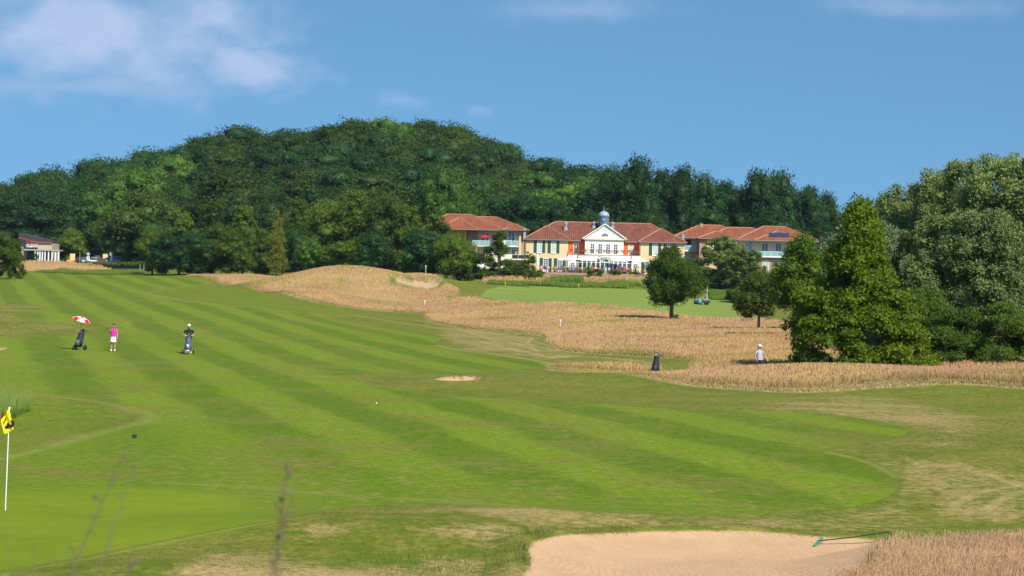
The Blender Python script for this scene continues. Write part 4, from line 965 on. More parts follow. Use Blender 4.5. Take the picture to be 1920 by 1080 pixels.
for x0, x1 in ((-.405, 8.5), (21.2, 30.305)):
    xc = (x0+x1)/2; A = [(x0, -.4, 6.154), (x1, -.4, 6.154), (x1, 2.62, 6.154), (xc, 4.0, 8.80), (xc, 7.5, 8.80), (x0, 2.62, 6.154)]
    if x0 > 5: A[4] = (xc, 7.5, 8.80)
    Bt = [(p[0], p[1], 6.02) for p in (A[0], A[1], A[2], A[5])]
    MB().add(A+Bt, [(0, 1, 3), (1, 2, 4, 3), (0, 3, 4, 5), (0, 6, 7, 1), (1, 7, 8, 2), (5, 9, 6, 0), (9, 8, 7, 6)]).build('wing_roof', MT_TILE, E)
    r = MB(); r.tube([(x0, -.4, 6.19), (xc, 4, 8.83)], .09, 6); r.tube([(x1, -.4, 6.19), (xc, 4, 8.83)], .09, 6); r.tube([(xc, 4, 8.83), (xc, 7.4, 8.83)], .09, 6)
    r.build('ridge_tiles', mat('ridge_tile', (.36, .19, .11), .8, .2, 3), E)
    MB().tube([(x0-.03, -.47, 6.06), (x1+.03, -.47, 6.06)], .09, 8).build('gutter', M_GUTTER, E)
    MB().tube([(x0+(.6 if x0 < 5 else .2), -.1, 6.0), (x0+(.6 if x0 < 5 else .2), -.1, 0)], .05, 6).build('downpipe', M_GUTTER, E)
# half round window
fw = MB(); 
for k in range(9):
    a0, a1 = math.pi*k/9, math.pi*(k+1)/9
    fw.add([(14.93+.72*math.cos(a), y_, 7.02+.66*math.sin(a)) for y_ in (.38, .45) for a in (a0, a1)]+[(14.93+.62*math.cos(a), y_, 7.02+.56*math.sin(a)) for y_ in (.38, .45) for a in (a0, a1)],
           [(0, 1, 5, 4), (2, 6, 7, 3), (0, 2, 3, 1), (4, 5, 7, 6)])
fw.box(14.2, 15.66, .34, .45, 6.93, 7.02)
for a in (45, 90, 135): fw.add([(14.93+r_*math.cos(R(a))+s_*math.sin(R(a))*.025, .40, 7.03+r_*math.sin(R(a))*.92-s_*math.cos(R(a))*.025) for r_, s_ in ((.2, -1), (.63, -1), (.63, 1), (.2, 1))], [(0, 1, 2, 3)])
fo = fw.build('fan_window', M_TRIM, E)
MB().add([(14.93, .42, 7.02)]+[(14.93+.63*math.cos(math.pi*k/12), .42, 7.02+.57*math.sin(math.pi*k/12)) for k in range(13)], [(0,)+tuple(range(1, 14))]).build('pane', M_GLASS, fo)
# upper windows and shutters
def zx(Z): return (Z-120)/53.33
for a, b in ((240, 290), (380, 432)):
    window(E, zx(a), zx(b), 3.62, 5.82, 0, 2, 4, gl=M_CURT)
    w_ = (b-a)/53.33; shutter(E, zx(a)-.60, zx(a)-.05, 3.62, 5.84, 0); shutter(E, zx(b)+.05, zx(b)+.60, 3.62, 5.84, 0)
for a, b in ((1392, 1448), (1537, 1590)):
    window(E, zx(a), zx(b), 3.62, 5.82, 0, 2, 4, gl=M_CURT); shutter(E, zx(a)-.60, zx(a)-.05, 3.62, 5.84, 0); shutter(E, zx(b)+.05, zx(b)+.60, 3.62, 5.84, 0)
for a, b in ((305, 357), (447, 498), (1320, 1368), (1480, 1530)):
    window(E, zx(a), zx(b), .95, 2.62, 0, 2, 4); MB().box(zx(a), zx(b), -.03, .02, 0, .87).build('window_apron', M_TRIM, E)
    shutter(E, zx(a)-.62, zx(a)-.05, .12, 2.65, 0); shutter(E, zx(b)+.05, zx(b)+.62, .12, 2.65, 0)
for a, b in ((610, 662), (1160, 1212)):
    window(E, zx(a), zx(b), 3.65, 5.65, 3.0, 2, 3, gl=M_GLASS if a < 900 else M_CURT)
for a, b in ((772, 820), (849, 897), (928, 976), (1003, 1051)):
    window(E, zx(a), zx(b), 3.60, 5.62, .6, 2, 4, frame=.11)
# ground floor extension with bowed front
g = MB(); g.box(8.066, 21.644, -.35, 2.99, 2.62, 3.50)
g.build('parapet', M_WHITE, E)
bw = []
for k in range(13):
    f = k/12; bw.append((9.95+f*9.95, -.38-1.25*math.sin(math.pi*f)))
bo = MB()
for k in range(12):
    (xa, ya), (xb, yb) = bw[k], bw[k+1]
    bo.add([(xa, ya, 2.62), (xb, yb, 2.62), (xb, -.353, 2.62), (xa, -.353, 2.62), (xa, ya, 3.42), (xb, yb, 3.42), (xb, -.353, 3.42), (xa, -.353, 3.42)], [(0, 1, 5, 4), (4, 5, 6, 7), (0, 3, 2, 1)])
bo.build('bow_fascia', M_WHITE, E)
cp = MB()
for k in range(12):
    (xa, ya), (xb, yb) = bw[k], bw[k+1]; cp.add([(xa, ya-.08, 3.43), (xb, yb-.08, 3.43), (xb, yb+.06, 3.43), (xa, ya+.06, 3.43), (xa, ya-.08, 3.52), (xb, yb-.08, 3.52), (xb, yb+.06, 3.52), (xa, ya+.06, 3.52)], [(0, 1, 5, 4), (4, 5, 6, 7), (3, 7, 6, 2), (0, 3, 2, 1)])
cp.box(8.07, 9.93, -.45, -.36, 3.505, 3.58); cp.box(19.92, 21.64, -.45, -.36, 3.505, 3.58); cp.build('coping', M_GUTTER, E)
MB().box(8.066, 21.644, -.34, 2.99, -.7, 2.0).build('inner_room', M_DARK, E) if False else None
for x0, x1 in ((8.07, 9.9), (19.95, 21.64)):
    MB().box(x0, x1, -.3, 2.95, -.7, 2.615).build('pier_wall', M_WHITE, E)
    xm = (x0+x1)/2; window(E, xm-.42, xm+.42, .95, 2.0, -.3, 2, 3)
    MB().tube([(x1 if x0 < 10 else x0, -.5, 3.4), (x1 if x0 < 10 else x0, -.5, .05)], .06, 6).build('downpipe', M_GUTTER, E)
# glazed bow: columns, panes and the double door in the middle
cl = MB(); gl_ = MB(); tr = MB()
for k in range(13):
    x_, y_ = bw[k]
    if k in (0, 1, 2, 3, 4, 5, 7, 8, 9, 10, 11, 12): cl.box(x_-.10, x_+.10, y_+.02, y_+.22, -.7, 2.615)
    if k < 12 and k not in (5, 6):
        xb, yb = bw[k+1]; gl_.add([(x_+.1, y_+.14, .0), (xb-.1, yb+.14, .0), (xb-.1, yb+.14, 2.6), (x_+.1, y_+.14, 2.6)], [(0, 1, 2, 3)])
        tr.add([(x_+.1, y_+.08, 1.98), (xb-.1, yb+.08, 1.98), (xb-.1, yb+.08, 2.08), (x_+.1, y_+.08, 2.08), (x_+.1, y_+.13, 1.98), (xb-.1, yb+.13, 1.98), (xb-.1, yb+.13, 2.08), (x_+.1, y_+.13, 2.08)], [(0, 1, 2, 3), (3, 2, 6, 7), (0, 4, 5, 1)])
cl.build('column', M_TRIM, E); gA = MB(); gA.f = gl_.f[:5]; gA.v = gl_.v[:20]; gA.build('bow_glazing', M_GLASS, E, fix=False); gB = MB(); gB.v = gl_.v[20:]; gB.f = [tuple(i-20 for i in f_) for f_ in gl_.f[5:]]; gB.build('bow_glazing', M_GLASS, E, fix=False); tr.build('transom', M_TRIM, E)
y5 = bw[6][1]+.12
dr = MB().box(bw[5][0]+.1, bw[7][0]-.1, y5-.03, y5+.05, 2.05, 2.2); dr.box(14.86, 14.98, y5-.03, y5+.05, 0, 2.05); do = dr.build('entrance_door', M_TRIM, E)
MB().box(bw[5][0]+.1, 14.86, y5+.0, y5+.03, 0, 2.05).build('door_leaf', M_DARK, do); MB().box(14.98, bw[7][0]-.1, y5, y5+.03, 0, 2.6).build('door_leaf', M_GLASS, do)
MB().box(bw[5][0]+.1, 14.95, y5+.01, y5+.03, 2.2, 2.6).build('transom_light', M_TEAL, do)
# balcony rail with flower boxes
rl = MB(); rp = [(8.2, -.38), (9.95, -.40)]+bw[1:-1]+[(19.9, -.4), (21.5, -.38)]
for i in range(len(rp)-1):
    (xa, ya), (xb, yb) = rp[i], rp[i+1]; rl.tube([(xa, ya, 4.45), (xb, yb, 4.45)], .03, 5)
    n_ = max(2, int(abs(xb-xa)/.16))
    for k in range(n_): f = k/n_; rl.tube([(xa+(xb-xa)*f, ya+(yb-ya)*f, 3.52), (xa+(xb-xa)*f, ya+(yb-ya)*f, 4.45)], .012, 4, False)
rl.build('balcony_railing', M_DARK, E)
rf = np.random.default_rng(77); FP = []; FG = []
for i in range(len(rp)-1):
    (xa, ya), (xb, yb) = rp[i], rp[i+1]; n_ = int(abs(xb-xa)*110); f = rf.random(n_)
    xx = xa+(xb-xa)*f; keep = np.sin(xx*5.2)+.4*np.sin(xx*13) > -.55
    q = np.stack([xx, ya+(yb-ya)*f-.12+rf.normal(0, .08, n_), 4.18+np.abs(rf.normal(0, .17, n_))*np.sign(rf.normal(.2, 1, n_))], 1)[keep]
    FP.append(q[::2]); FG.append(q[1::2]-np.array([0, 0, .06]))
def confetti(name, P, sz, mt, par, seed):
    r = np.random.default_rng(seed); n = len(P); a = r.normal(0, 1, (n, 3)); a /= np.linalg.norm(a, axis=1)[:, None]; b = np.cross(a, r.normal(0, 1, (n, 3))); b /= np.linalg.norm(b, axis=1)[:, None]
    V = np.stack([P-a*sz, P+b*sz, P+a*sz, P-b*sz], 1).reshape(-1, 3); return mesh_np(name, V, (np.arange(n)*4)[:, None]+np.array([[0, 1, 2, 3]]), mt, par)
confetti('red_geraniums', np.concatenate(FP), .075, mat('geranium_red', (.50, .05, .035), .7, .3, 9), E, 1)
confetti('geranium_leaves', np.concatenate(FG), .065, mat('geranium_leaf', (.10, .13, .03), .7, .3, 9), E, 2)
# cupola
cu_ = MB().lathe([(1.02, 8.9), (1.02, 10.75), (1.10, 10.78), (1.10, 10.90)], (14.93, 6.6, 0), 20).build('cupola', M_SLATE, E)
MB().lathe([(1.08, 10.91), (1.05, 11.15), (.95, 11.42), (.75, 11.68), (.45, 11.86), (.12, 11.93)], (14.93, 6.6, 0), 20).build('dome', M_ZINC, cu_, True)
MB().lathe([(.09, 11.9), (.04, 12.2), (.07, 12.3), (.025, 12.4), (.012, 13.1)], (14.93, 6.6, 0), 8).build('finial', M_ZINC, cu_)
MB().lathe([(.30, 5.50), (.30, 5.56)], (14.88, 0, 10.25), 18, 'y').build('clock', M_CLOCK, cu_)
MB().box(14.86, 14.90, 5.46, 5.49, 10.25, 10.48).box(14.88, 15.03, 5.46, 5.49, 10.23, 10.26).build('clock_hands', M_TRIM, cu_)
for xx, yy, zz, hh in ((zx(532), 6.4, 8.5, 1.0), (zx(820), 7.4, 8.95, .8), (zx(1008), 7.4, 8.95, .8)):
    v_ = MB().box(xx-.33, xx+.33, yy-.33, yy+.33, zz-.5, zz+.18).build('roof_vent', M_ZINC, E)
    MB().lathe([(.18, zz+.18), (.18, zz+.18+hh*.45), (.29, zz+.2+hh*.45), (.31, zz+.2+hh*.75), (.2, zz+.2+hh*.92), (.03, zz+.2+hh)], (xx, yy, 0), 12).build('cowl', M_ZINC, v_)
for xx, yy in ((zx(585), 6.1), (zx(685), 8.6), (zx(1143), 8.4), (zx(1207), 7.3), (zx(1305), 6.2), (zx(517), 5.7)):
    zz = 6.15+.55*(yy-2.6); MB().lathe([(.09, zz-.2), (.09, zz+.32), (.12, zz+.34), (.12, zz+.42)], (xx, yy, 0), 8).build('vent_pipe', M_RPIPE, E)
def text_obj(txt, size, mt, par, loc, rot=(R(90), 0, 0), shear=0.0, depth=.01, name='lettering', sx=1.0, off=0.0):
    c = bpy.data.curves.new(name, 'FONT'); c.body = txt; c.size = size; c.shear = shear; c.extrude = depth; c.align_x = 'CENTER'; c.align_y = 'CENTER'; c.offset = off
    o = bpy.data.objects.new(name, c); col.objects.link(o); dg = bpy.context.evaluated_depsgraph_get(); me = bpy.data.meshes.new_from_object(o.evaluated_get(dg)); bpy.data.objects.remove(o)
    me.materials.clear(); me.materials.append(mt); o = bpy.data.objects.new(name, me); col.objects.link(o)
    if par is not None: o.parent = par
    o.location = loc; o.rotation_euler = rot; o.scale = (sx, 1, 1); return o
text_obj('Castello', .80, M_GUTTER, E, (14.85, -1.70, 2.98), shear=.35, depth=.03, off=-.012)

# apartment houses
def flat_block(par, x0, x1, y0, y1, z0, z1, mt, name='wall'): return MB().box(x0, x1, y0, y1, z0, z1).build(name, mt, par)
def balcony(par, x0, x1, y0, y1, z, gl=M_TEAL, hgt=.95):
    b = MB().box(x0, x1, y0, y1, z-.2, z).build('balcony', M_TRIM, par)
    MB().box(x0+.03, x1-.03, y0+.02, y0+.05, z+.06, z+hgt).build('glass_panel', gl, b)
    m = MB().tube([(x0, y0+.035, z+hgt+.03), (x1, y0+.035, z+hgt+.03)], .03, 6)
    k = x0+.05
    while k < x1: m.box(k-.025, k+.025, y0-.01, y0+.018, z, z+hgt); k += 1.25
    m.build('railing', M_TRIM, b); return b
def px_x(px, D): return (px-960)/FPX*D
# left one, 400 m away (9.33 px per metre)
DL = 400.0; XL = px_x(775, DL); ZL = 5.9; kL = FPX/DL
def lx(px): return (px-775)/kL
def zy(px, y, D, Z0): return z_at(px, y, D)-Z0
A = empty('apartment_house', (XL, DL, ZL), 0, 'left apartment house with orange hip roofs and teal balconies, half hidden by trees', 'apartment building')
eL = zy(900, 431, DL, ZL); rL = zy(860, 402, DL, ZL); eR = zy(940, 430.5, DL, ZL)
flat_block(A, lx(778), lx(868), 2.2, 13, -1, eL, M_YEL)
flat_block(A, lx(868)+.003, lx(893), 2.6, 13, -1, eL-.01, M_BRICK, 'brick_wall'); flat_block(A, lx(893)+.003, lx(938), 3.5, 12.9, -1, eL-.02, M_WHITE, 'white_wall')
flat_block(A, lx(938)+.003, lx(976), 2.5, 12.8, -1, eR-.02, M_WHITE, 'white_wall'); flat_block(A, lx(971), lx(976)+.01, 1.7, 2.49, -1, eR-.02, M_PEACH, 'pier'); flat_block(A, lx(976)+.02, lx(981), 3, 12.7, -1, eR-.03, M_BRICK, 'brick_wall')
flat_block(A, lx(888), lx(893), 1.2, 2.59, -1, eL-2.9, M_BRICK, 'pier'); flat_block(A, lx(867), lx(872), 1.6, 2.19, -1, eL-.03, M_YEL, 'pier')
hip(A, lx(790), lx(944), 1.0, 13.5, eL+.1, zy(850, 401.5, DL+6, ZL), 4.6, inx2=7.0); hip(A, lx(820), lx(894.5), -.2, 7.8, eL+.06, zy(858, 408, DL+3, ZL), 3.9)
hip(A, lx(850), lx(988), 1.6, 13.2, eR+.14, zy(930, 407, DL+6, ZL), 4.2, inx2=6.4); hip(A, lx(940), lx(990), .9, 9.5, eR+.06, zy(966, 421, DL+5, ZL), 2.6)
for a, b in ((901, 907), (908.5, 914)): window(A, lx(a), lx(b), eL-2.9, eL-.55, 3.5, 1, 1)
window(A, lx(957), lx(963), eR-2.4, eR-.4, 2.5, 1, 2); MB().box(lx(951.5), lx(956.5), 2.44, 2.49, eR-2.4, eR-.35).build('blue_blind', M_BLUEG, A)
window(A, lx(903), lx(913), eL-6.2, eL-3.7, 3.5, 2, 1); window(A, lx(958), lx(966), eR-5.6, eR-3.8, 2.5, 2, 1)
balcony(A, lx(883.5), lx(916), 1.5, 3.48, eL-3.1); balcony(A, lx(945), lx(970.5), 1.2, 2.48, eR-3.2); balcony(A, lx(958), lx(981), .6, 2.4, eR-5.8, M_DARK, .8)
for a, b in ((851.5, 858), (858.5, 865), (865.5, 871.5)): pass
sp = MB(); yy0 = .85; 
for a, b in ((852, 861), (861.5, 871)):
    sp.add([(lx(a), 1.1, eL+.75), (lx(b), 1.1, eL+.75), (lx(b), 2.2, eL+1.35), (lx(a), 2.2, eL+1.35), (lx(a), 1.1, eL+.83), (lx(b), 1.1, eL+.83), (lx(b), 2.2, eL+1.43), (lx(a), 2.2, eL+1.43)], [(0, 3, 2, 1), (4, 5, 6, 7), (0, 1, 5, 4), (1, 2, 6, 5), (2, 3, 7, 6), (3, 0, 4, 7)])
sp.build('solar_panels', M_SOLAR, A)
flat_block(A, lx(979), lx(984), 1.0, 1.8, eR-1.6, zy(981, 430, DL, ZL)+.2, M_ZINC, 'chimney'); MB().lathe([(.2, 9.2), (.2, 9.7)], (lx(946), 5, 0), 8).build('vent_pipe', M_RPIPE, A)
# right one, 398 m away
DR = 398.0; XR = px_x(1258, DR); ZR = 5.6; kR = FPX/DR
def rx_(px): return (px-1258)/kR
B_ = empty('apartment_house', (XR, DR, ZR), 0, 'right apartment house with orange hip roofs and four solar panels', 'apartment building')
e1 = zy(1300, 446, DR, ZR); e2 = zy(1440, 451.5, DR, ZR); e3 = zy(1350, 448, DR, ZR)
flat_block(B_, rx_(1284), rx_(1308), 4.0, 13, -1.2, e1-.02, M_WHITE, 'white_wall'); flat_block(B_, rx_(1299), rx_(1308)-.003, 2.0, 3.99, -1.2, e1-2.6, M_BRICK, 'pier')
flat_block(B_, rx_(1308)+.003, rx_(1322), -1.5, 13, -1.2, e3-.02, M_BRICK, 'brick_wall'); flat_block(B_, rx_(1322)+.003, rx_(1378), -1.2, 13, -1.2, e3-.03, M_PEACH, 'peach_wall')
flat_block(B_, rx_(1378)+.003, rx_(1512), 1.4, 13, e2-3.15, e2-.02, mat('render_cream', (.60, .55, .40), .8, .05), 'cream_wall'); flat_block(B_, rx_(1378)+.003, rx_(1518), .6, 13, -1.2, e2-3.16, M_BRICK, 'brick_wall')
hip(B_, rx_(1258), rx_(1415), 2.5, 14, e1+.1, zy(1337, 422.5, DR+8, ZR), 6.2); hip(B_, rx_(1304), rx_(1380), -2.1, 7.5, e3+.06, zy(1340, 434, DR+3, ZR), 3.9)
hip(B_, rx_(1318), rx_(1475), .8, 13.7, e2+.16, zy(1395, 427, DR+7, ZR), 5.5, inx2=6.2); hip(B_, rx_(1378), rx_(1536), -.3, 13.2, e2+.1, zy(1458, 425, DR+6.5, ZR), 6.2); hip(B_, rx_(1412), rx_(1508), -.7, 8.8, e2+.07, zy(1460, 433.5, DR+4, ZR), 4.9)
for a, b in ((1427.5, 1440), (1453, 1465.5), (1479, 1490)): window(B_, rx_(a), rx_(b), e2-3.05, e2-.45, 1.4, 2, 1)
window(B_, rx_(1397), rx_(1402), e2-2.9, e2-.4, 1.4, 1, 1); MB().box(rx_(1402.5), rx_(1409), 1.33, 1.38, e2-2.4, e2-.4).build('blue_blind', M_BLUEG, B_)
for a, b in ((1428.5, 1441.5), (1450, 1459), (1463, 1472), (1480, 1490)): window(B_, rx_(a), rx_(b), e2-6.2, e2-3.9, .6, 2 if b-a > 10 else 1, 2, gl=M_CURT if a < 1430 else None)
window(B_, rx_(1305), rx_(1307.6), e1-5.2, e1-3.4, 2.0, 1, 1)
balcony(B_, rx_(1396), rx_(1500), -.2, 1.38, e2-3.12); balcony(B_, rx_(1282), rx_(1308)-.1, 2.2, 3.98, e1-2.5); balcony(B_, rx_(1282), rx_(1297), 2.2, 3.98, e1-5.2, M_CURT)
MB().box(rx_(1287), rx_(1297), 3.9, 3.98, e1-1.9, e1-.3).build('dark_awning', mat('maroon', (.10, .015, .015), .8, .1), B_)
sp = []
for k in range(4):
    a = 1442.3+k*9.6; b = a+9.0; z0, z1 = e2+.85, e2+1.62; y0_, y1_ = .95, 2.35
    q = MB().add([(rx_(a), y0_, z0), (rx_(b), y0_, z0), (rx_(b), y1_, z1), (rx_(a), y1_, z1), (rx_(a), y0_, z0+.1), (rx_(b), y0_, z0+.1), (rx_(b), y1_, z1+.1), (rx_(a), y1_, z1+.1)], [(0, 3, 2, 1), (4, 5, 6, 7), (0, 1, 5, 4), (1, 2, 6, 5), (2, 3, 7, 6), (3, 0, 4, 7)]).build('solar_panel', M_SOLAR, B_)
MB().box(rx_(1316), rx_(1322), 7.5, 8.4, e1+2.4, zy(1319, 419.5, DR+8, ZR)).build('chimney', M_BRICK, B_); MB().box(rx_(1278.3), rx_(1283), 2.4, 3.0, e1-1.3, zy(1280, 439, DR, ZR)).build('chimney', M_ZINC, B_)
for a, yy_ in ((1354, 4.0), (1473, 6.0), (1497, 6.0), (1297, 6.0)): zb = e2+1.4; MB().lathe([(.12, zb), (.12, zb+1.1)], (rx_(a), yy_, 0), 8).build('vent_pipe', M_RPIPE, B_)
# low building at the far left, 478 m away (7.8 px per metre)
DB = 478.0; kB = FPX/DB; XB = px_x(38, DB); ZB = 6.0
def bx(px): return (px-38)/kB
Cc = empty('pavilion', (XB, DB, ZB), 0, 'low cream building with dark roof, red eaves and white colonnade, far left', 'building')
M_CREAMW = mat('render_pale', (.40, .34, .25), .85, .06); M_ROOFD = mat('roof_dark', (.035, .04, .045), .7, .2, 2); M_REDF = mat('fascia_red', (.26, .055, .045), .7, .1)
zr = zy(60, 455, DB, ZB)
flat_block(Cc, bx(69), bx(96), 0, 8, -1.5, zr, M_CREAMW); flat_block(Cc, bx(36), bx(69)-.003, 1.0, 8, -1.5, zr-.3, M_CREAMW, 'gable_wall')
MB().prism([(bx(36), zr-.29), (bx(69)-.01, zr-.29), (bx(69)-.01, zr), (bx(36), zr+.85)], 1.02, 7.98).build('gable_top', M_CREAMW, Cc)
MB().prism([(bx(34), zr+1.25), (bx(69), zr+.32), (bx(97), zr+.18), (bx(97), zr+.36), (bx(80), zr+.95), (bx(34), zr+2.3)], -.4, 8.5).build('roof', M_ROOFD, Cc)
MB().prism([(bx(34), zr+.95), (bx(69), zr-.02), (bx(97), zr-.02), (bx(97), zr+.17), (bx(69), zr+.31), (bx(34), zr+1.24)], -.45, -.3).build('fascia', M_REDF, Cc)
zp = zy(80, 470.5, DB, ZB)
MB().box(bx(48), bx(117), -4.5, -.02, zp, zp+.35).build('canopy_roof', mat('canopy_grey', (.33, .31, .30), .8, .1), Cc)
MB().box(bx(48), bx(69), -.4, .99, zp+.8, zp+2.0).build('upper_wall', M_CREAMW, Cc); MB().box(bx(47), bx(69), -.8, .98, zp+2.01, zp+2.2).build('small_fascia', M_REDF, Cc)
window(Cc, bx(53), bx(59), zp+.9, zp+1.75, -.4, 2, 1)
for p_ in (73, 77.5, 81.5, 86, 91, 97.5, 104, 110.3, 116.3): MB().box(bx(p_)-.14, bx(p_)+.14, -4.3, -4.02, -1.6, zp-.003).build('column', M_TRIM, Cc)
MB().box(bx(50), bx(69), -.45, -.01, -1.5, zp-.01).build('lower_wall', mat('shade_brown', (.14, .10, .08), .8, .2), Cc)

# ------------------------------------------------------------------ terrace
TZ = 6.2
t_ = MB().box(px_x(978, 369), px_x(1300, 369), 363.6, 372.97, 5.0, TZ+.02).build('terrace', M_PAVE, None); tag(t_, kind='structure')
st_ = MB()
for k in range(4): st_.box(px_x(1124, 363), px_x(1137, 363), 362.0+k*.4, 362.4+k*.4-.003 if k < 3 else 363.59, 5.0, 5.62+k*.15)
st_.build('terrace_steps', M_PAVE, None)
tag(bpy.data.objects['terrace_steps'], 'short flight of paving steps between two clipped bushes below the clubhouse door', 'steps')
def parasol(x, y, z, w, hgt, label, mt=M_CANV, grp=None, rz=0, name='parasol'):
    p = empty(name, (x, y, z), rz, label, 'parasol', grp)
    MB().tube([(0, 0, 0), (0, 0, hgt+.03)], .035, 8).build('pole', M_TRIM, p)
    m = MB(); a = w/2; n = 8
    ring = [(-a, -a), (0, -a), (a, -a), (a, 0), (a, a), (0, a), (-a, a), (-a, 0)]
    V = [(0, 0, hgt)]+[(q[0], q[1], hgt-.62+(.05 if k % 2 else 0)) for k, q in enumerate(ring)]+[(q[0], q[1], hgt-.80+(.03 if k % 2 else 0)) for k, q in enumerate(ring)]
    m.add(V, [(0, 1+k, 1+(k+1) % 8) for k in range(8)]+[(1+k, 9+k, 9+(k+1) % 8, 1+(k+1) % 8) for k in range(8)]); m.build('canopy', mt, p, fix=False)
    r_ = MB()
    for q in ring: r_.tube([(0, 0, hgt-.9), (q[0]*.5, q[1]*.5, hgt-.35)], .015, 4)
    r_.build('struts', M_TRIM, p)
    MB().lathe([(.35, 0), (.35, .06), (.06, .08), (.05, .2)], (0, 0, 0), 10).build('base', M_DARK, p)
    return p
for px, wd in ((1066, 'first open white parasol from the left, over the guests in front of the peach wing'), (1098, 'open white parasol left of the clubhouse door'), (1163, 'open white parasol right of the clubhouse door'), (1195.5, 'open white parasol in front of the right pier, nearest the lone maple')):
    parasol(px_x(px, 369), 369.0, TZ+.02, 4.0, 3.05, wd, grp='white parasols on the terrace')
cpz = empty('closed_parasol', (px_x(1006.5, 369), 369, TZ+.02), 0, 'folded white parasol standing left of the open ones beside the bushy tree', 'parasol')
MB().tube([(0, 0, 0), (0, 0, 3.3)], .035, 8).build('pole', M_TRIM, cpz); MB().lathe([(.16, 1.25), (.24, 1.5), (.2, 2.0), (.12, 2.6), (.05, 3.35)], (0, 0, 0), 10, sx=1.1).build('folded_canopy', M_CANV, cpz)
rp_ = parasol(lx(907)+XL, DL+1.9, ZL+eL-3.1, 1.5, 2.35, 'bright red parasol open on the upper balcony of the left apartment house', M_RED)
parasol(px_x(901, 394), 394, hz(px_x(901, 394), 394), 1.4, 1.9, 'white parasol half hidden by trees below the left apartment house', M_CANV)

M_SKIN = mat('skin', (.42, .22, .14), .6, .08, 6); M_HAIRD = mat('hair_dark', (.02, .014, .01), .7, .2, 20); M_HAIRG = mat('hair_grey', (.28, .26, .23), .7, .2, 20)
def cloth(name, c): return mat('cloth_'+name, c, .85, .1, 5)
def guest_meshes(seed, standing=False):
    r = random.Random(seed); b = MB(); s_ = MB(); hr = MB()
    if standing:
        hip_z = .92; b.tube([(-.10, 0, .02), (-.10, 0, .5), (-.08, 0, .95)], [.05, .06, .085], 8); b.tube([(.10, 0, .02), (.10, .02, .5), (.08, 0, .95)], [.05, .06, .085], 8)
        b.tube([(-.10, -.1, .03), (-.10, .06, .04)], .045, 6); b.tube([(.10, -.1, .03), (.10, .06, .04)], .045, 6)
    else:
        hip_z = .50
        for sx in (-1, 1): b.tube([(sx*.09, 0, hip_z), (sx*.12, -.42, hip_z+.02), (sx*.12, -.44, .08), (sx*.12, -.56, .05)], [.09, .07, .05, .04], 8)
    b.ell((0, 0, hip_z+.02), (.17, .12, .13), 10, 6); b.tube([(0, 0, hip_z), (0, .02, hip_z+.28), (0, .0, hip_z+.50), (0, -.01, hip_z+.60)], [.14, .15, .12, .055], 10)
    b.ell((0, -.02, hip_z+.74), (.088, .10, .125), 12, 8); b.ell((0, -.12, hip_z+.73), (.018, .025, .025), 6, 5)
    for sx in (-1, 1):
        bend = r.uniform(.1, .4); b.tube([(sx*.17, 0, hip_z+.50), (sx*.24, -.03, hip_z+.26), (sx*.17, -.05-bend*.8, hip_z+.12+bend*.3)], [.05, .042, .03], 7); b.ell((sx*.17, -.09-bend*.8, hip_z+.13+bend*.3), (.035, .05, .03), 8, 5)
    s_.tube([(0, 0, hip_z+.02), (0, .02, hip_z+.28), (0, 0, hip_z+.50), (0, 0, hip_z+.545)], [.165, .175, .15, .075], 12); s_.ell((0, 0, hip_z+.45), (.205, .12, .10), 12, 6)
    for sx in (-1, 1): s_.tube([(sx*.16, 0, hip_z+.50), (sx*.225, -.02, hip_z+.30)], [.068, .06], 8)
    hr.ell((0, .015, hip_z+.79), (.098, .105, .095), 12, 6)
    bo_ = b.build('body', M_SKIN, None, True); remesh(bo_, .03, 2); so_ = s_.build('shirt', M_WHITE, None, True); remesh(so_, .03, 2); ho = hr.build('hair', M_HAIRD, None, True)
    out = (bo_.data, so_.data, ho.data)
    for o in (bo_, so_, ho): bpy.data.objects.remove(o)
    return out
GM = [guest_meshes(1), guest_meshes(2), guest_meshes(3)]; GS_ = guest_meshes(4, True)
def guest(px, D, colr, cname, where, standing=False, rz=None, dz=0):
    mm = GS_ if standing else GM[int(px) % 3]; x = px_x(px, D)
    e = empty('person', (x, D, TZ+.02+dz), random.uniform(-2.6, 2.6) if rz is None else rz, ('standing' if standing else 'seated')+' terrace guest in '+cname+' '+where, 'person', 'guests on the clubhouse terrace')
    for nm, me, mt in (('body', mm[0], M_SKIN), ('shirt', mm[1], cloth(cname, colr)), ('hair', mm[2], M_HAIRG if int(px*7) % 3 == 0 else M_HAIRD)):
        o = bpy.data.objects.new(nm, me); col.objects.link(o); o.parent = e; o.material_slots[0].link = 'OBJECT'; o.material_slots[0].material = mt
    return e
